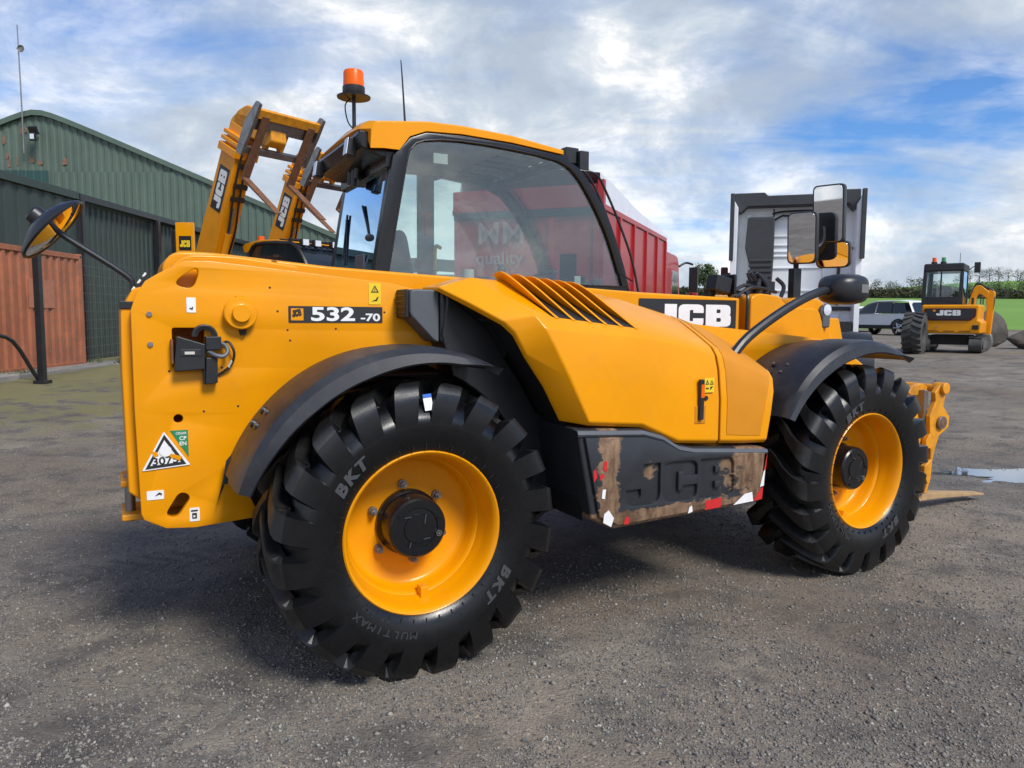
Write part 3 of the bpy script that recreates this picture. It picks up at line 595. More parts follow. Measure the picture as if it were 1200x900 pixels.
# --- cab
cout = [(.16, 1.60), (.15, 1.71), (.26, 2.34), (.30, 2.38), (.36, 2.445), (.45, 2.482), (.66, 2.492), (.98, 2.482), (1.32, 2.452), (1.45, 2.39), (1.54, 2.30), (1.62, 2.19), (1.69, 2.07), (1.75, 1.94), (1.805, 1.80), (1.85, 1.65), (1.86, 1.60)]
cgl = [(.225, 1.70), (.335, 2.30, ), (.365, 2.39), (.44, 2.44), (.66, 2.462), (.98, 2.452), (1.30, 2.42), (1.42, 2.355), (1.50, 2.265), (1.58, 2.15), (1.65, 2.03), (1.71, 1.90), (1.76, 1.77), (1.79, 1.68)]
YN, YF = 0., .95
me = curve_mesh([cout, cgl], .022, .005); place('cab_frame', me, 'cab_black', at(0, YN+.02, 0) @ UPR, T, 30)
far1 = [(.235, 1.70), (.34, 2.29), (.44, 2.43), (.76, 2.44), (.76, 1.70)]
far2 = [(.86, 1.30), (.86, 2.40), (.94, 2.43), (1.25, 2.40), (1.40, 2.34), (1.50, 2.235), (1.58, 2.12), (1.65, 2.0), (1.71, 1.86), (1.75, 1.72), (1.75, 1.30)]
co2 = [(.16, .9)]+cout[1:-1]+[(1.86, 1.60), (1.86, .9)]
me = curve_mesh([co2, far1, far2], .022, .005); place('cab_frame', me, 'cab_black', at(0, YF-.02, 0) @ UPR, T, 30)
def pane(name, pts, y, m='glass'):
    b = MB(); b.prism(pts, y-.002, y+.002); return b.build(name, m, T, 0)
def grow(p, k=1.012): c = Vector((sum(x for x, _ in p)/len(p), sum(z for _, z in p)/len(p))); return [tuple(c+(Vector(q)-c)*k) for q in p]
pane('side_window', grow(cgl), YN+.012, 'glass_near'); pane('side_window', grow(far1), YF-.014); pane('side_window', grow(far2), YF-.014)
# window seal (thin pale strip round the near glass) 
b = MB(); b.tube([(x, YN-.004, z) for x, z in cgl]+[(cgl[0][0], YN-.004, cgl[0][1])], .006, 6, 2); b.build('window_seal', 'cab_black', T)
# rear frame and glass
b = MB()
for y in (.045, .90): b.loft([[(x+.0, y-.03, z), (x+.0, y+.03, z), (x+.06, y+.03, z), (x+.06, y-.03, z)] for x, z in ((.155, 1.62), (.155, 1.73), (.265, 2.36))], True, True)
b.bb((.15, .03, 1.62), (.20, .93, 1.735)); b.box((.26, .475, 2.325), (.06, .9, .09)); b.build('rear_frame', 'cab_black', T, bevel=.006)
b = MB(); b.loft([[(.16, .07, 1.735), (.16, .88, 1.735)], [(.262, .07, 2.32), (.262, .88, 2.32)]]); rg = b.build('rear_window', 'glass_blue', T, 0); sl = rg.modifiers.new('thickness', 'SOLIDIFY'); sl.thickness = .004
# wiper on the rear glass
b = MB(); b.box((.185, .62, 1.775), (.03, .10, .05)); b.tube([(.165, .62, 1.79), (.185, .67, 1.93), (.21, .725, 2.08)], .007); b.tube([(.165, .57, 1.79), (.185, .64, 1.93), (.205, .70, 2.06)], .005)
b.box((.188, .68, 1.97), (.010, .018, .28), rx=-.22, ry=.17); b.build('rear_wiper', 'black', T)
b = MB(); b.tube([(.215, .40, 2.12), (.20, .27, 2.0), (.19, .20, 1.93)], .008); b.lathe([(0, -.02), (.02, -.015), (.02, .015), (0, .02)], (.185, .19, 1.92), n=12); b.build('glass_stay', 'black', T)
b = MB(); b.box((.158, .28, 1.78), (.012, .16, .10)); b.build('window_handle', 'grey_panel', T, bevel=.004)
# windscreen: curved glass and corner pillars
scr = [(1.33, 2.445), (1.45, 2.385), (1.54, 2.295), (1.62, 2.185), (1.69, 2.065), (1.75, 1.935), (1.805, 1.795), (1.85, 1.65), (1.87, 1.4), (1.87, 1.2)]
b = MB(); b.loft([[(x+.02*math.sin(math.pi*q/8), .045+.86*q/8, z) for q in range(9)] for x, z in scr]); wg = b.build('windscreen', 'glass', T, 60); sl = wg.modifiers.new('thickness', 'SOLIDIFY'); sl.thickness = .004
b = MB(); b.box((1.37, .475, 2.44), (.05, .90, .05)); b.bb((1.84, .02, 1.12), (1.90, .93, 1.2)); b.build('front_frame', 'cab_black', T, bevel=.006)
# body below the windows
b = MB(); b.bb((.17, .03, .75), (1.84, .90, 1.02)); b.bb((.17, .03, 1.02), (.21, .90, 1.62)); b.bb((.21, .035, 1.02), (1.80, .06, 1.58)); b.build('cab_tub', 'black', T, bevel=.01)
# roof shell
top = [(.09, 2.462), (.145, 2.503), (.46, 2.536), (.67, 2.538), (.98, 2.522), (1.33, 2.478)]
bot = [(1.33, 2.458), (.98, 2.488), (.66, 2.498), (.45, 2.488), (.355, 2.450), (.295, 2.372), (.21, 2.372), (.135, 2.365)]
b = MB(); rows = []
for y, rz, ins in ((-.012, 0, .055), (-.008, .006, .05), (.06, .018, .0), (.20, .035, 0), (.475, .045, 0), (.75, .035, 0), (.89, .018, 0), (.958, .006, .05), (.962, 0, .055)):
    side = y < 0 or y > .95
    rows.append([(x+(ins if x < .14 else ins*.35 if x < .2 else 0), y, z+(rz if k else rz*.6)) for k, (x, z) in enumerate(top)]+[(x, y, z if (side or x > .34) else z+.085) for x, z in bot])
b.loft(rows, True, True); b.build('cab_roof', 'yellow', T, 22, bevel=.006, bang=25)
b = MB(); b.bb((.30, .05, 2.44), (.95, .91, 2.458)); b.build('headliner', 'headliner', T)
for k in range(6):
    b = MB(); b.box((1.14, .14+k*.135, 2.455), (.36, .03, .022), ry=.05); b.build('roof_bar', 'black', T, bevel=.003)
# dark overhang under the rear of the roof with two work lamps
b = MB(); b.prism([(.088, 2.462), (.082, 2.44), (.10, 2.375), (.20, 2.335), (.34, 2.335), (.34, 2.45)], .03, .925); b.build('rear_overhang', 'cab_black', T, bevel=.008)
for y in (.16, .86):
    b = MB(); b.box((.078, y, 2.392), (.05, .075, .10), ry=.15); l = b.build('work_lamp', 'black', T, bevel=.008)
    b = MB(); b.box((.051, y, 2.396), (.006, .064, .088), ry=.15); b.build('lamp_lens', 'lamp_glass', l, bevel=.002)
b = MB()
for y, z in ((.44, 2.30), (.50, 2.27), (.58, 2.29)): b.cyl((.20, y, 2.34), (.19, y, z-.02), .022, .016, n=10)
b.build('wiring_plugs', 'black', T)
# beacon, aerial
b = MB(); b.cyl((.14, .30, 2.52), (.14, .30, 2.70), .011, n=10); b.lathe([(0, 0), (.092, -.004), (.094, .004), (.05, .014)], (.14, .30, 2.700), 'z', n=28); b.m = 0; b.lathe([(.058, .012), (.062, .02), (.062, .055), (.055, .06)], (.14, .30, 2.70), 'z', n=28)
b.tube([(.13, .33, 2.70), (.10, .335, 2.66), (.11, .32, 2.57), (.14, .31, 2.53)], .004, 6); bc = b.build('beacon_base', 'black', T, 35)
b = MB(); b.lathe([(.0, .150), (.035, .149), (.051, .143), (.056, .132), (.056, .10), (.0565, .098), (.058, .058), (.0, .058)], (.14, .30, 2.70), 'z', n=28); b.build('beacon_lens', 'orange', T, 35)
b = MB(); b.tube([(.50, .45, 2.56), (.492, .45, 2.70), (.48, .45, 2.90), (.472, .45, 3.0)], lambda t: .008-.005*t if t > .1 else .011, 8); b.build('aerial', 'black', T)
# front work lamp on its bracket, hoses in front of the windscreen
b = MB(); b.box((1.45, .20, 2.46), (.17, .05, .075), ry=-.18); b.box((1.50, .20, 2.505), (.08, .07, .10)); wl = b.build('front_work_lamp', 'black', T, bevel=.006)
b = MB(); b.box((1.58, .20, 2.475), (.07, .13, .12)); b.cyl((1.56, .20, 2.53), (1.56, .20, 2.56), .015, n=8); b.build('lamp_housing', 'black', wl, bevel=.01)
b = MB(); b.box((1.62, .20, 2.475), (.012, .115, .105)); b.build('lamp_lens', 'lamp_glass', wl, bevel=.003)
for dy, e in ((0, 0), (.0, .075)):
    b = MB(); b.tube([(1.50, .13, 2.40), (1.57+e, .11, 2.395), (1.66+e, .10, 2.27), (1.76+e*1.1, .09, 2.06), (1.84+e*1.2, .08, 1.85), (1.90+e*1.2, .07, 1.60)], .008, 8); b.build('wiper_hose', 'black', T)
# interior
b = MB(); b.prism(fil([(.36, 1.30, .05), (.31, 1.95, .09), (.42, 2.0, .09), (.52, 1.45, .05), (.90, 1.42, .06), (.90, 1.30, .05)]), .22, .70); b.build('seat', 'seat', T, 30, bevel=.06, seg=3)
b = MB(); b.bb((.4, .25, 1.0), (.85, .65, 1.32)); b.build('seat_base', 'underbody', T)
b = MB(); b.prism(fil([(.55, 1.52), (.55, 1.60, .03), (1.15, 1.66, .05), (1.20, 1.40), (.6, 1.40)]), .07, .19); b.build('armrest_console', 'black', T, bevel=.02)
b = MB(); b.cyl((.76, .12, 1.63), (.76, .12, 1.76), .042, .036, n=18); b.build('cup', 'offwhite', T)
b = MB(); b.cyl((.86, .12, 1.62), (.86, .12, 1.72), .04, n=12); b.tube([(1.0, .13, 1.6), (1.0, .13, 1.72), (.99, .13, 1.76)], .013); b.lathe([(0, .03), (.025, .02), (.03, 0), (.02, -.03), (0, -.03)], (.99, .13, 1.77), 'z', n=12); b.build('control_levers', 'black', T)
b = MB(); b.tube([(1.62, .48, 1.15), (1.50, .48, 1.50), (1.44, .48, 1.68)], .045, 12); b.lathe([(.17, -.012), (.185, 0), (.17, .012), (.155, 0), (.17, -.012)], (0, 0, 0), 'z', n=32); 
for a in range(3): b.box((.09*math.cos(a*2.09), .09*math.sin(a*2.09), -.01), (.17, .03, .012), rz=a*2.09)
nn = len(b.v); n0 = 32*5+5 if False else None
b.v = [tuple((Matrix.Translation((1.40, .48, 1.72)) @ Matrix.Rotation(-.45, 4, 'Y') @ Vector(p)) if abs(p[0]) < .25 and abs(p[2]) < .1 else p) for p in b.v]
b.build('steering_wheel', 'black', T, 40)
b = MB(); b.prism([(1.55, 1.3), (1.50, 1.66), (1.66, 1.72), (1.78, 1.60), (1.80, 1.3)], .12, .85); b.build('dashboard', 'black', T, bevel=.02)
for i in range(8):
    b = MB(); x = 1.40+random.uniform(0, .28); y = .09+random.uniform(0, .1); b.box((x, y, 1.66+random.uniform(0, .05)), (.05, .05, .05+random.uniform(0, .05)), rz=random.random()); b.build('dash_clutter', random.choice(['black', 'black', 'grey_panel', 'rust']), T, bevel=.006)
b = MB(); b.box((1.50, .08, 1.70), (.045, .012, .085)); b.build('dash_card', 'offwhite', T, bevel=.002)
b = MB(); b.box((1.52, .22, 1.80), (.012, .11, .19), rz=.9); ms = b.build('screen_monitor', 'black', T, bevel=.006)
b = MB(); b.bb((.76, .88, 1.62), (.86, .905, 2.42)); b.build('door_pillar_trim', 'cab_grey', T, bevel=.006)
b = MB(); b.box((.80, .872, 2.10), (.025, .02, .15)); b.box((.80, .868, 2.17), (.06, .02, .02)); b.build('emergency_hammer', 'red_tape', T, bevel=.004)
b = MB(); b.tube([(.90, .87, 1.95), (.86, .85, 1.96), (.85, .85, 1.90), (.85, .85, 1.70)], .013, 8); b.build('grab_handle', 'label_yellow', T)
b = MB(); b.box((.55, .03, 2.36), (.085, .003, .055)); b.build('window_sticker', 'offwhite', T, 0)

# --- mirrors
def mirror(name, c, wd, ht, rz, tilt, rr, th=.045, par=T):
    me = curve_mesh([rect(-wd/2, -ht/2, wd/2, ht/2, rr)], th/2, .006)
    mx = at(*c, rz=rz) @ Matrix.Rotation(tilt, 4, 'X')
    h = place(name, me, 'black', mx @ UPR, par, 30)
    me = curve_mesh([rect(-wd/2+.010, -ht/2+.010, wd/2-.010, ht/2-.010, rr*.85)], .002, .001)
    place('mirror_glass', me, 'mirror', mx @ at(0, -th/2-.005, 0) @ UPR, h, 0); return h
RZ = R(-72)
mirror('boom_mirror', (2.944, -.42, 2.016), .19, .34, R(-67), R(5), .045)
mirror('boom_mirror', (3.165, -.44, 2.185), .205, .385, R(-70), R(5), .035)
mirror('boom_mirror', (3.225, -.44, 1.92), .22, .18, R(-67), R(7), .045)
b = MB(); b.tube([(2.96, -.36, 1.60), (2.96, -.36, 1.80), (2.93, -.38, 1.90)], .018, 10); b.box((2.95, -.36, 1.72), (.07, .05, .20)); b.tube([(2.96, -.36, 1.86), (3.05, -.40, 1.93), (3.13, -.42, 2.0), (3.13, -.42, 2.1)], .014, 8); b.tube([(3.27, -.41, 2.08), (3.22, -.42, 2.08), (3.15, -.42, 2.08)], .014); b.build('mirror_stalk', 'black', T, bevel=.003)
b = MB(); b.tube([(1.78, -.98, 1.27), (1.92, -.965, 1.385), (2.22, -.94, 1.535), (2.50, -.92, 1.635), (2.72, -.90, 1.655)], .026, 10); b.build('wing_mirror_arm', 'black', T)
b = MB(); rows = []
for t, q_ in ((0, .30), (.06, .62), (.2, .88), (.45, 1), (.75, 1), (.93, .92), (1, .82)):
    x = 2.60+.25*t; rows.append([(x+.015*math.copysign(abs(math.cos(a))**.6, math.cos(a)), -.90+.130*q_*math.copysign(abs(math.cos(a))**.6, math.cos(a)), 1.660+.090*q_*math.copysign(abs(math.sin(a))**.6, math.sin(a))) for a in [2*math.pi*i/28 for i in range(28)]])
b.loft(rows, True, True); wm = b.build('wing_mirror', 'black', T, 50)
b = MB(); b.lathe([(0, .004), (.05, 0)], (2.858, -.90, 1.66), 'x', n=20); b.build('mirror_glass', 'mirror', wm)
b = MB(); b.box((2.77, -1.022, 1.66), (.06, .02, .05)); b.build('mirror_lamp', 'cab_grey', wm, bevel=.004)
# round convex mirror on a bent arm at the tail
b = MB(); b.tube([(-1.01, -.25, 1.50), (-1.012, -.25, 1.60), (-1.04, -.25, 1.655), (-1.25, -.25, 1.80), (-1.30, -.25, 1.842)], .0135, 10); b.build('tail_mirror_arm', 'black', T)
b = MB(); b.lathe([(0, .052), (.06, .05), (.115, .032), (.155, .004), (.162, -.008), (.156, -.016), (.148, -.012)], (0, 0, 0), 'z', n=40); b.lathe([(0, .095), (.03, .095), (.038, .085), (.040, .05)], (0, 0, 0), 'z', n=20); tm = b.build('tail_mirror', 'black', T, 35)
b = MB(); b.lathe([(0, -.034), (.05, -.031), (.10, -.023), (.150, -.010)], (0, 0, 0), 'z', n=40); mg = b.build('mirror_glass', 'mirror', tm, 60)
tm.location = (-1.302, -.25, 1.835)
# tilt: axis points up-left as seen from the camera, glass down-right towards it
ax = Vector((-.715, .10, .65)).normalized(); tm.rotation_mode = 'QUATERNION'; tm.rotation_quaternion = ax.to_track_quat('Z', 'Y')

# --- fork carriage
cp = [(4.462, 1.001), (4.541, .959), (4.511, .821), (4.596, .737), (4.592, .656), (4.479, .597), (4.443, .520), (4.411, .403), (4.402, .270), (4.359, .155), (4.327, .158), (4.363, .234), (4.314, .306), (4.319, .371), (4.388, .418), (4.381, .498), (4.316, .517), (4.322, .569), (4.359, .619), (4.347, .751), (4.410, .866), (4.394, .932)]
for y in (-.45, .30):
    b = MB(); b.prism(cp, y-.02, y+.02); b.cyl((4.49, y-.05, .962), (4.49, y+.05, .962), .045, n=18); c = b.build('carriage_plate', 'yellow_worn', T, bevel=.008)
    b = MB(); b.cyl((4.475, y-.025, .70), (4.475, y-.045, .70), .05, n=16); b.m = 1; b.cyl((4.475, y-.044, .70), (4.475, y-.048, .70), .03, n=16); b.build('carriage_pin', ['steel', 'rust'], T, bevel=.004)
for z in (.96, .30): b = MB(); b.cyl((4.47 if z > .5 else 4.37, -.44, z), (4.47 if z > .5 else 4.37, .29, z), .03, n=14); b.build('carriage_bar', 'yellow_worn', T)
b = MB(); b.prism([(4.20, .93), (4.25, .98), (4.36, .998), (4.44, .97), (4.43, .90), (4.40, .70), (4.36, .70), (4.37, .90), (4.24, .91)], -.38, -.34); b.build('hook_plate', 'yellow_worn', T, bevel=.008)
b = MB(); b.prism([(4.455, .78), (4.50, 1.02), (4.535, 1.02), (4.50, .80)], -.41, -.39); b.build('locking_bar', 'steel', T)
for y in (-.38, .18):
    b = MB(); b.loft([[(x, y-.05, z), (x, y+.05, z), (x, y+.05, z+h), (x, y-.05, z+h)] for x, z, h in ((4.33, .09, .05), (4.6, .085, .042), (5.2, .045, .015))], True, True); b.build('fork_tine', 'wood', T, bevel=.004)
    b = MB(); b.bb((4.33, y-.05, .10), (4.375, y+.05, .95)); b.build('fork_shank', 'steel', T, bevel=.006)
# ------------------------------------------------------------------ ground
def gz(u, v):
    u = np.asarray(u, float); v = np.asarray(v, float)
    r = np.hypot(u-.3, v-4.5); s_ = np.maximum(0, r-6.5)
    z = .60*(1-np.exp(-s_/13))
    z = z+.024*np.clip(u-3, 0, 9)*np.clip((v-8)/8, 0, 1)
    t = np.clip(v-50, 0, None); z = z+.043*np.minimum(t, 150)+.022*np.clip(t-150, 0, 250)
    z = z+14*np.exp(-(((u-330)/130)**2+((v-480)/130)**2))
    return z
def vnoise(u, v, sc_, seed):
    r_ = np.random.default_rng(seed); tab = r_.random((256, 256)); x = np.asarray(u)/sc_+100; y = np.asarray(v)/sc_+100
    xi = np.floor(x).astype(int); yi = np.floor(y).astype(int); fx = x-xi; fy = y-yi; fx = fx*fx*(3-2*fx); fy = fy*fy*(3-2*fy)
    g = lambda a, c: tab[a % 256, c % 256]
    return (g(xi, yi)*(1-fx)+g(xi+1, yi)*fx)*(1-fy)+(g(xi, yi+1)*(1-fx)+g(xi+1, yi+1)*fx)*fy
def micro(u, v):
    n = (vnoise(u, v, .9, 1)-.5)*.016+(vnoise(u, v, .35, 2)-.5)*.010+(vnoise(u, v, .13, 3)-.5)*.008+(vnoise(u, v, .06, 4)-.5)*.005
    return n*(1-.6*np.exp(-(((u-5.6)/1.5)**4+((v-7.05)/.42)**2)))-.022*np.exp(-(((u-5.6)/1.5)**4+((v-7.05)/.42)**2))
def graded(lo, hi, c0, c1, fine, growth=1.12):
    a = list(np.arange(c0, c1+1e-9, fine)); d = fine; x = c1
    while x < hi: d *= growth; x += d; a.append(min(x, hi))
    d = fine; x = c0
    while x > lo: d *= growth; x -= d; a.insert(0, max(x, lo))
    return np.array(sorted(set(a)))
def sheet(name, us, vs_, m, zf):
    U, V = np.meshgrid(us, vs_); Z = zf(U, V); P = np.stack([U, V, Z], -1).reshape(-1, 3); nu, nv = len(us), len(vs_)
    i = np.arange(nu*nv).reshape(nv, nu); F = np.stack([i[:-1, :-1], i[:-1, 1:], i[1:, 1:], i[1:, :-1]], -1).reshape(-1, 4)
    return npmesh(name, P, F, m)
def npmesh(name, P, F, m, par=None, smooth=True):
    me = bpy.data.meshes.new(name); k = F.shape[1]
    me.vertices.add(len(P)); me.vertices.foreach_set('co', np.ascontiguousarray(P, dtype=np.float32).ravel())
    me.loops.add(F.size); me.loops.foreach_set('vertex_index', np.ascontiguousarray(F, dtype=np.int32).ravel())
    me.polygons.add(len(F)); me.polygons.foreach_set('loop_start', np.arange(0, F.size, k, dtype=np.int32)); me.polygons.foreach_set('loop_total', np.full(len(F), k, dtype=np.int32))
    if smooth: me.polygons.foreach_set('use_smooth', np.ones(len(F), bool))
    me.update(); me.validate(); me.materials.append(M[m])
    o = bpy.data.objects.new(name, me); C.objects.link(o)
    if par: o.parent = par
    return o
def ground_mat():
    m = bpy.data.materials.new('gravel'); m.use_nodes = True; t = m.node_tree; p = t.nodes['Principled BSDF']
    g = nd(t, 'ShaderNodeTexCoord').outputs['Object']; sp = nd(t, 'ShaderNodeSeparateXYZ'); t.links.new(g, sp.inputs[0])
    big = noise(t, g, .55, 6, .62, .4); mid = noise(t, g, 2.6, 7, .65, .2, off=(4, 7, 0)); fine = noise(t, g, 38, 6, .7); mud = noise(t, g, .33, 6, .6, .5, off=(9, 3, 0))
    c = mixc(t, ramp(t, big, [(.35, 0), (.68, 1)]), (.172, .152, .130), (.262, .220, .170))
    c = mixc(t, mth(t, 'MULTIPLY', ramp(t, noise(t, g, 1.1, 8, .68, .5, off=(2, 8, 0)), [(.52, 0), (.66, 1)]), .6), c, (.31, .275, .225))
    c = mixc(t, mth(t, 'MULTIPLY', ramp(t, mud, [(.50, 0), (.64, 1)]), .65), c, (.165, .128, .092))
    c = mixc(t, mth(t, 'MULTIPLY', ramp(t, mid, [(.36, 1), (.52, 0)]), .70), c, (.072, .069, .067))
    # grit: two sizes of stone with their own tone
    for sc_, amt in ((150., .9), (58., .85)):
        v = nd(t, 'ShaderNodeTexVoronoi', i_Scale=sc_); t.links.new(g, v.inputs['Vector'])
        s2 = nd(t, 'ShaderNodeSeparateColor'); t.links.new(v.outputs['Color'], s2.inputs[0])
        tone = mixc(t, s2.outputs[0], (.35, .35, .36), (1.75, 1.68, 1.58))
        near = ramp(t, v.outputs['Distance'], [(.25, 1), (.55, 0)])
        k = mth(t, 'MULTIPLY', mth(t, 'MULTIPLY', near, ramp(t, s2.outputs[1], [(.35, 0), (.5, 1)])), amt)
        c = mixc(t, k, c, mixc(t, 1.0, c, tone, 'MULTIPLY'))
    c = mixc(t, mth(t, 'MULTIPLY', ramp(t, fine, [(.35, 0), (.65, 1)]), .5), c, mixc(t, 1.0, c, (.62, .62, .63), 'MULTIPLY'))
    # damp stains with painted shade beside the tail and under the machine, a wheel track across the yard
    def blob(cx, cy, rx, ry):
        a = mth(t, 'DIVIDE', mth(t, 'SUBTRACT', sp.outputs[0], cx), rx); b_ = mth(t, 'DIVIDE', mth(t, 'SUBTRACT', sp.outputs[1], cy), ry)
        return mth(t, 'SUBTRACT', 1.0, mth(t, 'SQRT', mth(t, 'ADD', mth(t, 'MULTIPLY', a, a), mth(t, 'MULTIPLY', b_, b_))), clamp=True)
    damp_shade = mth(t, 'MAXIMUM', mth(t, 'MAXIMUM', blob(-1.9, 4.6, 2.4, 1.3), blob(.6, 5.1, 2.6, 1.4)), mth(t, 'MAXIMUM', blob(4.6, 7.3, 2.6, 1.2), mth(t, 'MULTIPLY', blob(1.9, 3.5, .9, .4), .7)))
    wv = mth(t, 'ADD', damp_shade, mth(t, 'MULTIPLY', mth(t, 'SUBTRACT', mid, .5), .9))
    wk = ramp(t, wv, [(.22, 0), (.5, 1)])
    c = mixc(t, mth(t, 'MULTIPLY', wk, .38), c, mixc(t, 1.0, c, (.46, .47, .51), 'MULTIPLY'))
    # tread marks left behind the wheels
    ox, oy = mth(t, 'ADD', sp.outputs[0], .877), mth(t, 'SUBTRACT', sp.outputs[1], 3.942)
    lx = mth(t, 'ADD', mth(t, 'MULTIPLY', ox, .881), mth(t, 'MULTIPLY', oy, .473)); ly = mth(t, 'SUBTRACT', mth(t, 'MULTIPLY', oy, .881), mth(t, 'MULTIPLY', ox, .473))
    lat = mth(t, 'ABSOLUTE', mth(t, 'SUBTRACT', mth(t, 'ABSOLUTE', mth(t, 'ADD', ly, mth(t, 'MULTIPLY', mth(t, 'MULTIPLY', lx, lx), .03))), .93))
    trk = mth(t, 'MULTIPLY', ramp(t, lat, [(.15, 1), (.26, 0)]), ramp(t, mth(t, 'MULTIPLY', lx, -.2), [(.08, 0), (.14, 1)]))
    ch = mth(t, 'SINE', mth(t, 'ADD', mth(t, 'MULTIPLY', lx, 37.), mth(t, 'MULTIPLY', lat, 34.)))
    tk = mth(t, 'MULTIPLY', mth(t, 'MULTIPLY', trk, ramp(t, mth(t, 'ADD', ch, mth(t, 'MULTIPLY', mth(t, 'SUBTRACT', fine, .5), 2.)), [(.1, 0), (.6, 1)])), ramp(t, big, [(.38, 0), (.55, 1)]))
    c = mixc(t, mth(t, 'MULTIPLY', trk, .22), c, (.06, .056, .052)); c = mixc(t, mth(t, 'MULTIPLY', tk, .5), c, (.05, .047, .045))
    # moss along the shed
    ms = mth(t, 'ADD', ramp(t, mth(t, 'MULTIPLY', sp.outputs[0], -.1), [(.26, 0), (.85, 1)]), mth(t, 'MULTIPLY', mth(t, 'SUBTRACT', mid, .5), 3.4))
    far = ramp(t, mth(t, 'MULTIPLY', sp.outputs[1], .05), [(.38, 0), (.52, 1)])
    c = mixc(t, mth(t, 'MULTIPLY', mth(t, 'MULTIPLY', ramp(t, ms, [(.45, 0), (.75, 1)]), far), .75), c, (.17, .165, .06))
    t.links.new(c, p.inputs['Base Color'])
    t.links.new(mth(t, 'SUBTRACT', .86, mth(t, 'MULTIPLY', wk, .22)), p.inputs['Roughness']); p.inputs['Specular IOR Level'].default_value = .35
    hgt = mth(t, 'SUBTRACT', mth(t, 'ADD', fine, mth(t, 'MULTIPLY', mid, .6)), mth(t, 'MULTIPLY', tk, .5)); bn = nd(t, 'ShaderNodeBump', i_Strength=.55, i_Distance=.02); t.links.new(hgt, bn.inputs['Height'])
    v = nd(t, 'ShaderNodeTexVoronoi', i_Scale=95.); t.links.new(g, v.inputs['Vector']); b2 = nd(t, 'ShaderNodeBump', i_Strength=.6, i_Distance=.006, invert=True); t.links.new(v.outputs['Distance'], b2.inputs['Height']); t.links.new(bn.outputs[0], b2.inputs['Normal'])
    t.links.new(b2.outputs[0], p.inputs['Normal']); M['gravel'] = m
    m = bpy.data.materials.new('grass_field'); m.use_nodes = True; t = m.node_tree; p = t.nodes['Principled BSDF']; g = nd(t, 'ShaderNodeTexCoord').outputs['Object']
    c = mixc(t, ramp(t, noise(t, g, .035, 6, .6, scl=(1, .4, 1)), [(.3, 0), (.7, 1)]), (.12, .26, .015), (.18, .33, .03)); c = mixc(t, mth(t, 'MULTIPLY', noise(t, g, 1.5, 6, .7), .3), c, (.06, .11, .02))
    t.links.new(c, p.inputs['Base Color']); p.inputs['Roughness'].default_value = .8; M['grass_field'] = m
    m = bpy.data.materials.new('stones'); m.use_nodes = True; t = m.node_tree; p = t.nodes['Principled BSDF']; g = nd(t, 'ShaderNodeTexCoord').outputs['Object']
    v = nd(t, 'ShaderNodeTexVoronoi', i_Scale=70.); t.links.new(g, v.inputs['Vector']); s2 = nd(t, 'ShaderNodeSeparateColor'); t.links.new(v.outputs['Color'], s2.inputs[0])
    c = ramp(t, s2.outputs[0], [(0, (.07, .07, .07)), (.45, (.16, .152, .143)), (.8, (.235, .21, .178)), (.96, (.30, .275, .235)), (1, (.42, .395, .35))]); t.links.new(c, p.inputs['Base Color']); p.inputs['Roughness'].default_value = .8; M['stones'] = m
    m = bpy.data.materials.new('water'); m.use_nodes = True; t = m.node_tree; p = t.nodes['Principled BSDF']; g = nd(t, 'ShaderNodeTexCoord').outputs['Object']
    p.inputs['Base Color'].default_value = (.06, .055, .05, 1); p.inputs['Roughness'].default_value = .03; p.inputs['IOR'].default_value = 1.33; p.inputs['Specular IOR Level'].default_value = .8; p.inputs['Coat Weight'].default_value = 1.; p.inputs['Coat IOR'].default_value = 2.4
    bn = nd(t, 'ShaderNodeBump', i_Strength=.05, i_Distance=.01); t.links.new(noise(t, g, 14, 3, .5), bn.inputs['Height']); t.links.new(bn.outputs[0], p.inputs['Normal']); M['water'] = m
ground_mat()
us = graded(-70, 75, -4.2, 5.2, .035); vv = graded(-45, 52, 1.2, 7.6, .035)
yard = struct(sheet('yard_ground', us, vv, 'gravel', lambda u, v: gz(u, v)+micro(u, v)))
us = np.linspace(-900, 1300, 90); vf = np.concatenate([np.linspace(51, 200, 40), np.linspace(206, 900, 50)])
struct(sheet('field', us, vf, 'grass_field', lambda u, v: gz(u, v)+.015))
# loose stones
def gravel(n, v0, v1, s0, s1, seed, umin=-1.0, umax=1.0):
    r_ = np.random.default_rng(seed); v = v0*(v1/v0)**r_.random(n); u = (r_.random(n)*(umax-umin)+umin)*(v*.74+.2)
    keep = vnoise(u, v, .5, seed)+vnoise(u, v, .17, seed+1) > .62; u = u[keep]; v = v[keep]; n = len(u)
    s_ = s0*(s1/s0)**(r_.random(n)**2.2); base = np.array([[1, 0, 0], [-1, 0, 0], [0, 1, 0], [0, -1, 0], [0, 0, 1], [0, 0, -1]], float)
    P = base[None]*(.65+.6*r_.random((n, 6, 1)))+(r_.random((n, 6, 3))-.5)*.5; P[:, :, 2] *= .7
    a = r_.random(n)*6.28; ca, sa = np.cos(a)[:, None], np.sin(a)[:, None]; x = P[:, :, 0]*ca-P[:, :, 1]*sa; y = P[:, :, 0]*sa+P[:, :, 1]*ca
    P = np.stack([x, y, P[:, :, 2]], -1)*s_[:, None, None]; P += np.stack([u, v, gz(u, v)+micro(u, v)+s_*.15], -1)[:, None]
    F = np.array([[0, 2, 4], [2, 1, 4], [1, 3, 4], [3, 0, 4], [2, 0, 5], [1, 2, 5], [3, 1, 5], [0, 3, 5]]); F = (F[None]+6*np.arange(n)[:, None, None]).reshape(-1, 3)
    return P.reshape(-1, 3), F
P1, F1 = gravel(120000, 1.75, 9.5, .0030, .0095, 21); P2, F2 = gravel(7000, 1.75, 11, .006, .016, 22)
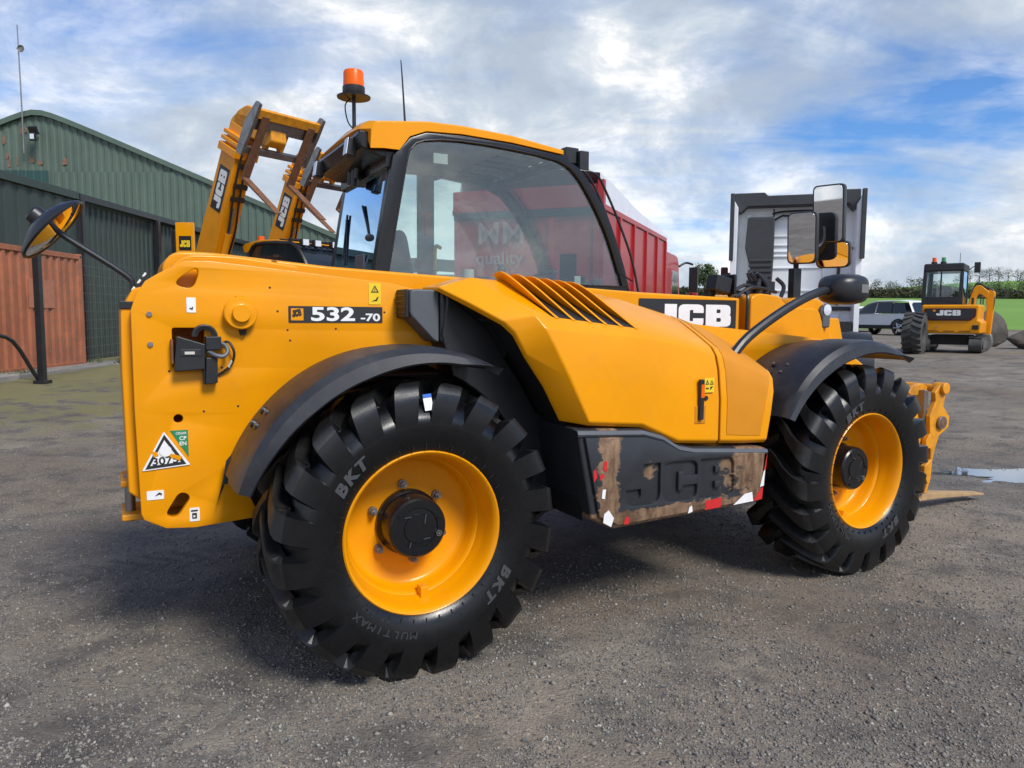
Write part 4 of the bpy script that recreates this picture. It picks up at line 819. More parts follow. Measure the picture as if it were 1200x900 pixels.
st = npmesh('loose_gravel', np.concatenate([P1, P2]), np.concatenate([F1, F2+len(P1)]), 'stones', None, False); struct(st, 'stuff'); tag(st, 'loose grey stones scattered over the yard surface', 'gravel')
# puddle
b = MB(); ring = []
pr = random.Random(5)
for i in range(72):
    a = 2*math.pi*i/72; k = 1+.22*math.sin(3*a+1)+.16*math.sin(7*a)+.10*pr.uniform(-1, 1)
    x = 5.65+1.55*math.cos(a)*k; y = 7.05+.5*math.sin(a)*k; ring.append((x, y, float(gz(x, 7.05))-.0095))
b.add(ring, [list(range(72))]); pd = b.build('puddle', 'water', None, 0); struct(pd)

# ------------------------------------------------------------------ sheds, container, fence on the left
def corr(b, p0, p1, z0f, z1f, pitch, depth, nrm, z0=None):
    """corrugated sheet from p0 to p1 (plan), bottom/top height functions of t"""
    p0 = Vector((*p0, 0)); p1 = Vector((*p1, 0)); ln = (p1-p0).length; n = int(ln/pitch); nv = Vector((*nrm, 0)); rows = []
    for i in range(n):
        for q, d in ((.0, 0), (.30, 0), (.42, 1), (.88, 1)):
            t = (i+q)/n; p = p0.lerp(p1, t)+nv*depth*d; rows.append([(p.x, p.y, z0f(t)), (p.x, p.y, z1f(t))])
    b.loft(rows)
G = lambda u, v: float(gz(u, v))
sh = empty('green_shed', (-10.6, 22, G(-10.6, 22)))
def pbuild(b, name, m, par, **k):
    loc = Vector(par.location); b.v = [tuple(Vector(p)-loc) for p in b.v]; return b.build(name, m, par, **k)
b = MB(); corr(b, (-10.5, 8), (-10.5, 18.0), lambda t: G(-10.5, 8+10*t)-.05, lambda t: 4.25, .42, .03, (1, 0)); pbuild(b, 'wall_sheet', 'dark_green_tin', sh, smooth=0)
b = MB(); corr(b, (-10.62, 18.05), (-10.62, 33), lambda t: G(-10.5, 18+15*t)-.05, lambda t: 4.18, .25, .035, (1, 0)); pbuild(b, 'wall_sheet', 'dark_green_tin', sh, smooth=0)
b = MB(); b.bb((-10.7, 7.9, 4.22), (-10.40, 18.1, 4.40)); pbuild(b, 'eaves_trim', 'dark_green_tin', sh, bevel=.01)
b = MB(); b.bb((-10.55, 18.1, 4.22), (-10.38, 33.2, 4.38)); pbuild(b, 'door_track', 'black', sh, bevel=.01)
b = MB(); b.prism([(-10.45, 4.38), (-16, 5.3), (-16, 5.2), (-10.45, 4.28)], 8, 33); pbuild(b, 'roof', 'dark_green_tin', sh)
b = MB(); b.prism([(-10.65, .1), (-10.65, 4.3), (-16, 5.2), (-16, .1)], 32.8, 33); pbuild(b, 'end_wall', 'dark_green_tin', sh)
for v in (18.15, 22.0): b = MB(); b.bb((-10.50, v-.07, G(-10.5, v)-.05), (-10.34, v+.07, 4.22)); pbuild(b, 'post', 'black', sh, bevel=.01)
tag(sh, 'dark green corrugated shed with black door track behind the rusty container', 'shed')
# big gable behind
gb = empty('gable_barn', (-14, 34.2, G(-14, 34)))
def gtop(t):
    u = -26+18.2*t; k = abs(u+21.3); return 10.68-.425*math.sqrt(k*k+.35)
b = MB(); corr(b, (-26, 34), (-7.8, 34), lambda t: 6.9 if t < .22 else 0.2, lambda t: gtop(t)-.02, .34, .04, (0, -1)); pbuild(b, 'gable_sheet', 'green_tin', gb, smooth=0)
b = MB(); corr(b, (-26, 33.97), (-20.8, 33.97), lambda t: 3.0, lambda t: 7.9, .34, .04, (0, -1)); pbuild(b, 'gable_sheet', 'teal_tin', gb, smooth=0)
b = MB(); corr(b, (-20.7, 33.94), (-7.9, 33.94), lambda t: .2, lambda t: min(7.85, gtop((5.3+12.8*t)/18.2)-.1), .34, .04, (0, -1)); pbuild(b, 'gable_sheet', 'green_tin', gb, smooth=0)
b = MB(); rows = []
for i in range(41):
    t = i/40; u = -26+18.35*t; z = gtop(t); rows.append([(u, 33.80, z+.10), (u, 33.80, z-.13), (u, 33.88, z-.13), (u, 34.0, z+.05), (u, 34.0, z+.10)])
b.loft(rows, True, True); pbuild(b, 'barge_trim', 'green_tin', gb, smooth=40)
b = MB(); b.loft([[(-26+18.35*i/40, y, gtop(i/40)+.05) for i in range(41)] for y in (34, 60)]); pbuild(b, 'roof', 'green_tin', gb, smooth=40)
b = MB(); b.loft([[(-7.75+.55*math.sin(q), y, 3.9+.85*math.cos(q)) for q in [i*math.pi/12 for i in range(7)]] for y in (33.9, 60)]); pbuild(b, 'curved_eaves', 'green_tin', gb, smooth=60)
b = MB(); corr(b, (-7.3, 34), (-7.3, 60), lambda t: .2, lambda t: 3.95, .34, .04, (1, 0)); pbuild(b, 'side_sheet', 'green_tin', gb, smooth=0)
rs = random.Random(3)
for i in range(9):
    u = -22.2+abs(rs.gauss(0, 1.1))*rs.choice([-.4, 1.4]); z = rs.uniform(7.95, 8.4) if i % 3 else rs.uniform(8, 9.6); wd = rs.uniform(.06, .28); h = rs.uniform(.15, .55)
    if z+h > gtop((u+26)/18.2)-.3: z = gtop((u+26)/18.2)-.5-h
    b = MB(); b.prism([(u, z), (u+wd, z+.05), (u+wd*.9, z+h*.6), (u+wd*.4, z+h), (u+.02, z+h*.7)], 33.945, 33.954); pbuild(b, 'rust_patch', 'rust_patch', gb, smooth=0)
tag(gb, 'tall pale green corrugated barn gable with rust streaks near its ridge', 'barn')
b = MB(); b.tube([(-21.75, 33.72, 8.6), (-21.76, 33.72, 11.4), (-21.78, 33.72, 14.1)], lambda t: .035-.012*t, 8); b.box((-21.7, 33.72, 13.1), (.3, .04, .04)); b.lathe([(0, 0), (.12, -.04), (.16, -.10)], (-21.6, 33.70, 13.05), 'y', n=14)
tag(b.build('aerial_mast', 'steel', None), 'thin metal aerial mast fixed to the barn gable', 'mast')
fl = empty('floodlight', (-21.15, 33.6, 9.55)); b = MB(); b.box((0, -.12, .0), (.34, .16, .32), rx=.5); b.box((0, .1, -.05), (.1, .3, .1)); b.build('housing', 'black', fl, bevel=.02); b = MB(); b.box((.02, -.20, -.30), (.26, .12, .34)); b.m = 1; b.box((.02, -.275, -.30), (.18, .02, .22)); b.build('lamp_face', ['black', 'lamp_glass'], fl, bevel=.01)
tag(fl, 'black floodlight high on the barn gable beside the mast', 'floodlight')
# low barrel roofed shed further off and a cream block
b2 = empty('barrel_roof_shed', (-9, 62, .4)); b = MB(); b.loft([[(-16+4.2*i, y, 6.2-.25*abs(i-2)**2) for i in range(5)] for y in (60.2, 78)]); b.loft([[(.8+.9*math.sin(q), y, 4.2+1.0*math.cos(q)) for q in [i*math.pi/12 for i in range(7)]] for y in (60.2, 78)]); pbuild(b, 'roof', 'green_tin', b2, smooth=60)
b = MB(); b.bb((-16, 60.4, .3), (1.5, 77.9, 4.9)); pbuild(b, 'wall', 'green_tin', b2); tag(b2, 'long low green shed roof beyond the barn, beside the cab', 'shed')
b3 = empty('cream_outbuilding', (-10.2, 45, .4)); b = MB(); b.bb((-12.2, 44, .3), (-9.0, 48, 4.3)); pbuild(b, 'wall', 'cream', b3); b = MB(); b.bb((-12.4, 43.8, 4.3), (-8.8, 48.2, 4.5)); pbuild(b, 'roof', 'concrete', b3); tag(b3, 'small cream outbuilding seen behind the raised booms', 'outbuilding')
# shipping container
ct = empty('shipping_container', (-9.9, 14.3, G(-9.9, 14.3)), R(1.5))
CL, CW, CH = 6.06, 2.44, 2.59
b = MB(); n = 22
rows = []
for i in range(n):
    for q, d in ((0, 0), (.25, 0), (.45, .036), (.75, .036), (.95, 0)):
        y = -CL/2+.12+(CL-.24)*(i+q)/n; rows.append([(-.005-d, y, .14), (-.005-d, y, CH-.10)])
b.loft(rows); b.build('side_panel', 'container', ct, 0)
b = MB(); b.bb((-CW, -CL/2+.05, .1), (-.06, CL/2-.05, CH-.05)); b.build('box_body', 'container', ct)
for z in (0.03, CH-.12): b = MB(); b.bb((-.06, -CL/2, z), (.012, CL/2, z+.11)); b.build('side_rail', 'container', ct, bevel=.01)
for y in (-CL/2, CL/2-.12): b = MB(); b.bb((-.10, y, .02), (.014, y+.12, CH+.005)); b.build('corner_post', 'container', ct, bevel=.01)
b = MB(); b.bb((-.03, -.06, .14), (.008, .02, CH-.12)); b.build('seam_post', 'container', ct, bevel=.006)
for y in (-CL/2+.06, CL/2-.06): b = MB(); b.box((.016, y, CH-.06), (.006, .06, .05)); b.build('casting_hole', 'ink', ct, 0)
b = MB(); b.bb((.0, 1.0, 1.35), (.004, 1.9, 1.95)); b.build('faded_patch', 'container_pale', ct, 0)
tag(ct, 'rust red shipping container beside the dark green shed', 'container')
b = MB(); b.bb((-12.5, 10.6, .18), (-9.35, 18.6, G(-10, 15)+.06)); b.m = 0; kb = b.build('concrete_slab', 'concrete', None, bevel=.02); struct(kb)
# yard fence: posts with a wire mesh, and an open tubular gate
def post(u, v, h, lab):
    b = MB(); b.bb((-.055, -.055, -.1), (.055, .055, h)); b.bb((-.065, -.065, h), (.065, .065, h+.03)); b.bb((-.11, -.11, -.1), (.11, .11, .06)); o = b.build('fence_post', 'black', None, bevel=.006); o.location = (u, v, G(u, v)); tag(o, lab, 'post')
post(-8.55, 13.45, 2.95, 'tall black steel post standing in front of the rusty container')
wf = empty('wire_fence', (-8.9, 16.0, G(-8.9, 16)))
b = MB(); A = Vector((-8.6, 13.5)); B = Vector((-10.15, 21.8))
for k in range(12):
    z = .15+k*.19; b.tube([(A.x, A.y, z+.25), (B.x, B.y, z+.3)], .0035, 4, 1)
pbuild(b, 'line_wire', 'steel', wf, smooth=0)
b = MB()
for k in range(60):
    p = A.lerp(B, k/59); b.tube([(p.x, p.y, .3), (p.x, p.y, 2.7)], .0022, 4, 1)
pbuild(b, 'vertical_wire', 'steel', wf, smooth=0)
tag(wf, 'thin wire mesh fence running from the black post towards the shed', 'fence')
gt = empty('tubular_gate', (-8.5, 12.6, G(-8.5, 12.6))); b = MB(); b.tube([(-.35, -.75, .95), (-.30, -.1, .93), (-.22, .35, .80), (-.14, .72, .25), (-.1, .85, .05)], .035, 8, 3); b.build('gate_rail', 'black', gt)
b = MB(); b.tube([(-.38, -.75, .15), (-.30, -.3, .55), (-.25, -.05, .85)], .022, 8, 2); b.build('gate_brace', 'steel', gt); b = MB(); b.lathe([(0, -.06), (.12, -.05), (.13, .05), (0, .06)], (-.36, -.72, .2), 'x', n=16); b.build('gate_wheel', 'black', gt); tag(gt, 'bent black tubular gate end in front of the container', 'gate')
# dealer sign
sg = empty('yard_sign', (-10.2, 22.6, G(-10.2, 22.6)))
b = MB(); b.bb((-.06, -.06, -.1), (.06, .06, 3.6)); b.build('sign_post', 'black', sg, bevel=.008); b = MB(); b.bb((.07, -.05, 2.95), (.62, .03, 3.85)); b.build('sign_board', 'yellow', sg, bevel=.01); decal('sign_mark', [rect(.17, 3.02, .54, 3.45)], 'ink', at(0, -.053, 0) @ UPR, sg); place('sign_lettering', jcb_mesh(.2, .30, .002), 'label_yellow', at(.20, -.058, 3.12) @ UPR, sg, 0)
tag(sg, 'yellow and black dealer sign partly hidden behind the raised boom', 'sign')

# weeds along the foot of the container and shed
r_ = np.random.default_rng(77); n = 2600; wu = -9.35-.9*r_.random(n)**1.5; wv2 = 12.2+9.5*r_.random(n); kp = vnoise(wu, wv2, .8, 9) > .5; wu = wu[kp]; wv2 = wv2[kp]; n = len(wu)
hh = .05+.16*r_.random(n); aa = r_.random(n)*6.28; dx = np.cos(aa)*.012; dy = np.sin(aa)*.012; lx_ = (r_.random(n)-.5)*.12; ly_ = (r_.random(n)-.5)*.12; zz = gz(wu, wv2)-.01
P = np.stack([np.stack([wu-dx, wv2-dy, zz], -1), np.stack([wu+dx, wv2+dy, zz], -1), np.stack([wu+lx_, wv2+ly_, zz+hh], -1)], 1).reshape(-1, 3)
wd_ = npmesh('weeds', P, np.arange(n*3).reshape(-1, 3), 'leaf', None, False); struct(wd_, 'stuff'); tag(wd_, 'sparse green weeds along the foot of the container and shed', 'weeds')
# ------------------------------------------------------------------ two parked telehandlers with raised booms
def parked(loc, label):
    o = empty('parked_telehandler', (loc[0], loc[1], G(*loc)), R(-37)); tag(o, label, 'telehandler', 'telehandlers parked behind with their booms up')
    for y in (-.58, .50): b = MB(); b.prism(fil([(-1.03, 1.45, .1), (-1.03, .65, .05), (-.6, .62), (-.6, .9), (-.3, 1.25), (.4, 1.25), (.7, .55), (2.0, .55), (2.2, 1.1), (2.9, 1.3), (2.9, 1.36), (.2, 1.55), (-.6, 1.72, .1)]), y-.02, y+.02); b.build('side_plate', 'yellow', o, bevel=.006)
    b = MB(); b.bb((-1.05, -.55, .65), (-.7, .48, 1.45)); b.bb((.4, -.56, .5), (2.9, .48, 1.1)); b.build('chassis_box', 'underbody', o)
    b = MB(); b.prism(fil([(.5, .6), (.45, 1.5, .1), (1.6, 1.38, .15), (2.0, 1.1), (1.95, .55)]), -1.12, -.62); b.build('engine_cover', 'yellow', o, bevel=.03)
    b = MB(); b.prism(cout[:-1]+[(1.85, .9), (.2, .9)], .0, .95)
    cb = b.build('cab_glazing', 'glass_dark', o, bevel=.02)
    b = MB(); b.prism(top+bot, -.01, .96); b.build('cab_roof', 'yellow', o, bevel=.02)
    b = MB(); 
    for y in (-.005, .955): b.tube([(x, y, z) for x, z in cout[1:-1]], .03, 6, 1)
    b.build('cab_frame', 'black', o)
    b = MB()
    for k in range(9): b.tube([(1.0+.0*k, .03+k*.11, 2.53), (1.25, .03+k*.11, 2.50), (1.50, .03+k*.11, 2.37)], .012, 6, 1)
    b.tube([(1.25, 0, 2.52), (1.25, .95, 2.52)], .014, 6, 1); b.tube([(1.5, 0, 2.38), (1.5, .95, 2.38)], .014, 6, 1); b.build('roof_guard', 'black', o)
    for y in (.08, .3, .62, .85):
        b = MB(); b.box((1.50, y, 2.46), (.08, .12, .10)); l = b.build('work_lamp', 'black', o, bevel=.01); b = MB(); b.box((1.545, y, 2.46), (.01, .10, .085)); b.build('lamp_lens', 'lamp_glass', l, 0)
    b = MB(); b.cyl((.35, .15, 2.50), (.35, .15, 2.62), .05, n=14); b.build('beacon_lens', 'orange', o); b = MB(); b.cyl((.35, .75, 2.50), (.35, .75, 2.62), .05, n=14); b.build('beacon_lens', 'green_lamp', o)
    for x, y, rz in ((0, -.91, 0), (2.75, -.91, 0), (0, .91, math.pi), (2.75, .91, math.pi)):
        w_ = WH.copy(); C.objects.link(w_); w_.parent = o; w_.location = (x, y, .6); w_.rotation_euler = (0, random.random(), rz)
        for ch in WH.children:
            if ch.name.split('.')[0] in ('tyre', 'hub'): c = ch.copy(); C.objects.link(c); c.parent = w_
    # boom, built along +X then raised about the pivot
    bo = empty('raised_boom', (-.75, -.25, 1.55), 0, o); bo.rotation_euler = (0, R(-63), 0)
    bm_ = MB(); bm_.prism(fil([(-.2, -.18, .1), (-.2, .22, .15), (.9, .24), (2.55, .20), (2.55, -.20), (1.2, -.24), (.2, -.22)]), -.15, .15)
    mb = bm_.build('boom_section', 'yellow_clean', bo, bevel=.012)
    for x0, x1, w_, h in ((2.50, 2.62, .20, .235), (2.66, 2.72, .19, .225), (2.60, 2.95, .135, .165), (2.76, 2.82, .18, .21)):
        b = MB(); b.bb((x0, -w_, -h), (x1, w_, h)); b.build('boom_collar', 'yellow_clean', bo, bevel=.01)
    b = MB(); b.prism(fil([(2.75, -.16), (2.75, .17), (2.98, .18, .08), (3.12, .05, .08), (3.14, -.20, .05), (3.06, -.36, .06), (2.92, -.34, .05), (2.86, -.18)]), -.13, .13); b.build('boom_head', 'yellow_worn', bo, bevel=.015)
    b = MB(); b.cyl((.3, 0, -.32), (1.35, 0, -.26), .055, n=12); b.m = 1; b.cyl((1.35, 0, -.26), (1.75, 0, -.24), .03, n=12); b.build('lift_ram', ['yellow_clean', 'steel'], bo)
    b = MB()
    for dy in (-.06, .05): b.tube([(.6, dy, -.25), (1.3, dy+.05, -.27), (1.9, dy, -.25), (2.45, dy-.03, -.24), (2.75, dy, -.24), (3.05, dy, -.2)], .016, 6)
    for x in (1.9, 2.1, 2.4): b.box((x, .02, -.235), (.07, .22, .05))
    b.build('boom_hose', 'black', bo)
    me = curve_mesh([rect(1.62, -.15, 2.30, .13, .02)], .0015); place('boom_decal', me, 'decal_dark', at(0, -.1525, 0) @ UPR, bo, 0)
    place('boom_lettering', jcb_mesh(.19, .58, .001), 'white', at(1.67, -.155, -.105) @ UPR, bo, 0)
    # carriage with two tines, tipped down
    b = MB(); b.prism(fil([(.42, 3.98, .05), (.56, 4.36, .1), (.86, 4.42, .08), (1.40, 4.14, .05), (1.42, 3.82, .04), (1.28, 3.76, .04), (.85, 3.98, .06)]), -.38, -.12); b.build('head_arm', 'yellow_worn', o, bevel=.02)
    ca = empty('fork_carriage', (1.36, -.16, 3.98), 0, o); ca.rotation_euler = (0, R(35), 0)
    b = MB(); b.bb((.0, -.54, .15), (.08, .54, .28)); b.build('carriage_top', 'yellow_worn', ca, bevel=.008)
    b = MB(); b.bb((-.02, -.54, -.38), (.05, .54, -.28)); b.build('carriage_foot', 'steel', ca, bevel=.008)
    b = MB(); b.bb((.02, -.53, -.02), (.045, .53, .14)); b.build('carriage_back', 'steel', ca, bevel=.004)
    for y in (-.53, .53): b = MB(); b.prism([(-.08, -.42), (-.10, .05), (.0, .36), (.10, .36), (.10, .1), (.06, -.42)], y-.025, y+.025); b.build('carriage_cheek', 'steel', ca, bevel=.006)
    for y in (-.15, .1): b = MB(); b.prism([(-.25, -.2), (-.3, .1), (0, .1), (0, -.35)], y-.03, y+.03); b.build('carriage_lug', 'yellow_worn', ca, bevel=.006)
    for y in (-.38, .38):
        b = MB(); b.prism([(.06, -.75), (.06, .20), (.10, .20), (.11, -.71), (1.02, -.74), (1.02, -.755)], y-.055, y+.055); b.build('fork_tine', 'rust', ca, bevel=.004)
    return o
parked((-4.29, 11.78), 'parked telehandler with the nearer and taller raised boom, left of the cab')
parked((-4.29, 14.90), 'parked telehandler with the farther raised boom, half hidden behind the cab roof')

# ------------------------------------------------------------------ red tipper lorry
TD = R(22)
tl = empty('red_tipper_lorry', (1.41, 12.0, G(1.41, 12)), -TD)      # local +Y forward along the body, +X right
tag(tl, 'red bulk tipper lorry with pale sheeted top behind the cab', 'lorry')
LN, LW = 5.5, 2.62
b = MB(); b.bb((-LW, 0, .95), (0, LN, 3.20)); b.build('tipper_body', 'red', tl, bevel=.02)
b = MB()
for z in (3.16, ): b.bb((-LW-.02, -.03, z), (.03, LN+.03, z+.10))
b.build('top_rail', 'red', tl, bevel=.015)
for y in (-.0, 1.1, 2.2, 3.3, 4.4, LN-.1): b = MB(); b.bb((-.01, y, .95), (.045, y+.10, 3.16)); b.build('side_rib', 'red', tl, bevel=.01)
for x in (-LW+.05, -LW*.66, -LW*.33, -.10): b = MB(); b.bb((x-.03, -.035, 1.0), (x+.06, .0, 3.16)); b.build('tail_rib', 'red', tl, bevel=.008)
b = MB(); b.bb((-LW+.02, -.05, 3.08), (-.02, -.0, 3.20)); b.build('tail_bar', 'black', tl, bevel=.006)
b = MB(); b.bb((-LW, -.04, 3.20), (0, .04, 3.56)); b.build('tail_header', 'red', tl, bevel=.01)
b = MB(); b.bb((-.06, -.06, 3.0), (.05, .06, 3.62)); b.build('corner_post', 'red', tl, bevel=.01)
b = MB(); rows = []
for i in range(13):
    t = i/12; h = 3.26+.36*(1-t)**1.2+.10*math.sin(t*9)*.2+.18
    rows.append([(-LW, .08+(LN-.1)*t, 3.24), (-LW*.96, .08+(LN-.1)*t, h-.06), (-LW*.5, .08+(LN-.1)*t, h+.12), (-.06, .08+(LN-.1)*t, h-.05), (-.02, .08+(LN-.1)*t, 3.24)])
b.loft(rows, False); b.build('roof_sheet', 'tarp', tl, 50)
place('tail_lettering', text_mesh('MM', .52, .008, .002, 1.1), 'lettering_pale', at(-1.72, -.052, 2.82) @ UPR, tl, 0)
place('tail_lettering', text_mesh('quality', .30, .01, .002, 1.1), 'lettering_pale', at(-1.75, -.052, 2.42) @ UPR, tl, 0)
b = MB(); b.bb((-2.2, .1, .55), (-.3, LN+2, .93)); b.build('lorry_chassis', 'underbody', tl)
for y in (.9, 2.2, 6.6):
    for x in (-.15, -2.35): b = MB(); b.lathe([(.25, -.14), (.5, -.15), (.52, -.1), (.52, .1), (.5, .15), (.25, .14)], (x, y, .52), 'x', n=28); b.build('lorry_tyre', 'dusty_tyre', tl, 40)
b = MB(); b.prism(fil([(LN+.35, .75), (LN+.35, 3.0, .15), (LN+2.0, 3.0, .3), (LN+2.3, 1.9, .1), (LN+2.35, .5)]), -LW+.02, -.02, 'x'); b.build('lorry_cab', 'red', tl, bevel=.06, seg=3)
b = MB(); b.bb((-.025, LN+1.1, 1.9), (-.012, LN+1.95, 2.6)); b.build('cab_window', 'glass_dark', tl, bevel=.01)
b = MB(); b.tube([(-.03, LN+2.1, 2.75), (.12, LN+2.25, 2.85), (.30, LN+2.25, 2.80)], .03, 8); b.box((.32, LN+2.25, 2.42), (.22, .12, .62)); b.tube([(.30, LN+2.2, 2.1), (.15, LN+2.2, 1.85), (-.05, LN+2.1, 1.78)], .025, 8); b.build('mirror_arm', 'black', tl, bevel=.02)
b = MB(); b.box((.30, LN+2.25, 1.98), (.22, .12, .26), ry=.3); b.build('wide_mirror', 'red', tl, bevel=.03)

# ------------------------------------------------------------------ pale grey lorry tractor seen from behind
lt = empty('grey_lorry_tractor', (5.16, 13.8, G(5.16, 13.8)), R(-17)); gl0 = lt.location.z
lt.scale = (.87, 1, 1)
tag(lt, 'pale grey lorry tractor unit seen from behind with black air intake stack', 'lorry')
HT = 3.74-gl0
b = MB(); b.prism(fil([(-1.19, .75), (-1.19, HT-.25, .25), (-1.0, HT-.02, .2), (1.0, HT-.02, .2), (1.19, HT-.25, .25), (1.19, .75)]), 0, 2.2); b.build('cab_shell', 'lorry_grey', lt, bevel=.03)
for z0, z1, x0, x1 in ((HT-.92, HT-.72, -.52, .62), (HT-1.12, HT-1.0, -.52, .62), (HT-1.75, HT-1.30, -.52, .62), (HT-2.25, HT-1.95, -.5, .95)):
    me = curve_mesh([rect(x0, z0, x1, z1, .07), rect(x0+.035, z0+.03, x1-.035, z1-.03, .05)], .008, .006); place('pressed_rib', me, 'lorry_grey', at(0, -.012, 0) @ UPR, lt, 30)
b = MB(); b.prism([(-1.22, HT-.28), (-1.22, HT+.03), (-.62, HT+.03), (-.55, HT-.03), (.70, HT-.03), (.76, HT+.03), (1.22, HT+.03), (1.22, HT-.28), (1.10, HT-.33), (1.0, HT-.22), (-.95, HT-.22), (-1.08, HT-.33)], -.28, -.005); b.build('roof_deflector', 'lorry_dark', lt, bevel=.02)
b = MB(); b.box((.05, -.14, HT-.06), (1.3, .24, .05)); b.build('deflector_lip', 'lorry_grey', lt, bevel=.01)
for sx_ in (-1, 1):
    b = MB(); b.prism([(sx_*1.16, .95), (sx_*1.26, .95), (sx_*1.27, HT-.05), (sx_*1.14, HT-.25)], -.42, -.005); b.build('side_deflector', 'lorry_grey', lt, bevel=.01)
    b = MB(); b.bb((sx_*1.215, -.50, HT-1.2), (sx_*1.30, -.40, HT-.0)); b.build('deflector_edge', 'lorry_dark', lt, bevel=.01)
    b = MB(); b.box((sx_*1.42, 1.2, 2.0), (.16, .22, .66)); b.box((sx_*1.32, 1.25, 2.2), (.2, .05, .05)); b.build('lorry_mirror', 'lorry_dark' if sx_ > 0 else 'maroon', lt, bevel=.03)
b = MB(); b.prism(fil([(-1.06, .8), (-1.02, 1.55), (-.86, HT-1.35), (-.98, HT-.95), (-.94, HT-.40, .06), (-.40, HT-.40, .04), (-.40, HT-1.1), (-.46, .8)]), -.24, -.008); ik = b.build('intake_stack', 'lorry_dark', lt, bevel=.03)
for k in range(15): z = 1.0+k*.095; b = MB(); b.bb((-1.03+.01*k, -.262, z), (-.43, -.238, z+.045)); b.build('intake_slat', 'lorry_dark', lt, bevel=.008)
b = MB(); b.tube([(-.45, -.1, HT-.34), (-.2, -.1, HT-.30), (.5, -.1, HT-.30)], .02, 6); b.tube([(-.42, -.1, HT-.25), (-.42, -.1, HT-.95)], .015, 6); b.tube([(-.4, -.1, HT-.45), (-.25, -.12, HT-.38), (-.1, -.1, HT-.38), (.9, -.1, HT-.38)], .02, 6); b.build('air_line', 'black', lt)
b = MB(); b.bb((.72, -.05, 1.45), (1.15, -.006, 1.52)); b.build('panel_gap', 'lorry_dark', lt, 0); b = MB(); b.bb((.68, -.03, HT-1.0), (1.16, -.006, HT-.96)); b.build('panel_gap', 'lorry_dark', lt, 0)
b = MB(); b.bb((-.45, -3.2, .75), (-.35, 0, 1.0)); b.bb((.35, -3.2, .75), (.45, 0, 1.0)); b.bb((-.6, -.5, .6), (1.12, -.05, 1.25)); b.build('lorry_chassis', 'underbody', lt)
b = MB(); b.tube([(.5, -.2, 1.25), (.6, -.5, 1.15), (.8, -.55, .95), (1.0, -.4, .9)], .03, 6); b.tube([(.85, -.2, 1.2), (.95, -.4, 1.05), (1.05, -.5, .85)], .03, 6); b.build('suzi_coil', 'blue', lt)
for x, m in ((-.30, 'red_tape'), (-.12, 'black'), (.08, 'label_yellow')):
    b = MB(); b.tube([(x, -.02, 1.62), (x+.03, -.25, 1.35), (x-.02, -.4, 1.15), (x+.1, -.7, 1.05), (x+.05, -1.1, 1.02)], .022, 7); b.build('air_hose', m, lt)
b = MB(); b.bb((-.5, -.62, 1.0), (.5, -.12, 1.05)); b.build('catwalk', 'steel', lt, bevel=.01)
for sx_ in (-.9, .9): b = MB(); b.box((sx_, -.03, HT-.36), (.14, .05, .07)); b.build('rear_work_lamp', 'lamp_glass', lt, bevel=.01)
b = MB(); b.bb((.86, -.06, 1.55), (.92, -.01, 2.3)); b.build('grab_rail', 'lorry_dark', lt, bevel=.01)
for sx_ in (-1, 1):
    b = MB(); b.lathe([(.50, -.28), (.56, -.28), (.58, 0), (.56, .28), (.50, .28), (.52, 0)], (sx_*.92, -2.0, .52), 'x', n=24, a0=R(0), a1=R(180)); b.build('rear_mudguard', 'guard', lt, 40)
    for y in (-2.0, 1.4): b = MB(); b.lathe([(.26, -.2), (.48, -.22), (.52, -.16), (.52, .16), (.48, .22), (.26, .2)], (sx_*.92, y, .52), 'x', n=28); b.build('lorry_tyre', 'dusty_tyre', lt, 40)

# ------------------------------------------------------------------ mini excavator
ex = empty('mini_excavator', (12.45, 21.0, G(12.45, 21)), R(-37)); ex.scale = (.93, .93, .98); tag(ex, 'small yellow tracked excavator with black cab at the yard edge', 'excavator')
for sx_ in (-1, 1):
    b = MB(); pr_ = fil([(-.95, .02, .12), (1.0, .02, .12), (1.08, .22, .12), (.95, .42, .12), (-.92, .42, .12), (-1.05, .22, .12)]); b.prism(pr_, sx_*.68-.17, sx_*.68+.17, 'x'); tr = b.build('track', 'dusty_tyre', ex, bevel=.02)
    for k in range(14):
        b = MB(); y = -.95+k*.145; b.bb((sx_*.68-.175, y, .42), (sx_*.68+.175, y+.06, .445)); b.build('track_pad', 'dusty_tyre', ex, 0)
    b = MB(); b.bb((sx_*.68+.172, -.62, .12), (sx_*.68+.19, .6, .32)); b.m = 1
    for y in (-.85, .85): b.cyl((sx_*.68+.15, y, .22), (sx_*.68+.20, y, .22), .13, n=16)
    b.build('track_frame', ['steel', 'dusty_tyre'], ex, bevel=.01)
b = MB(); b.bb((-.5, -.6, .2), (.5, .6, .48)); b.build('undercarriage', 'underbody', ex)
b = MB(); b.prism([(-.84, .52), (-.86, .86), (-.72, .90), (-.74, 1.32), (.74, 1.32), (.72, .90), (.82, .86), (.80, .52)], -.98, .55); b.build('body', 'yellow', ex, bevel=.06, seg=3)
me = curve_mesh([fil([(-.52, .88, .06), (.52, .88, .06), (.66, 1.0, .04), (.66, 1.22, .04), (-.66, 1.22, .04), (-.66, 1.0, .04)])], .012, .006); place('rear_grille', me, 'maroon', at(0, -.995, 0) @ UPR, ex, 0)
dd = curve_mesh([fil([(-.46, .92, .05), (.46, .92, .05), (.58, 1.02), (.58, 1.19), (-.58, 1.19), (-.58, 1.02)])], .004); place('grille_panel', dd, 'decal_dark', at(0, -1.016, 0) @ UPR, ex, 0)
place('grille_lettering', jcb_mesh(.15, .62, .002), 'white', at(-.34, -1.022, 1.02) @ UPR, ex, 0); decal('grille_mark', [rect(-.43, 1.13, -.36, 1.18)], 'amber_print', at(0, -1.022, 0) @ UPR, ex)
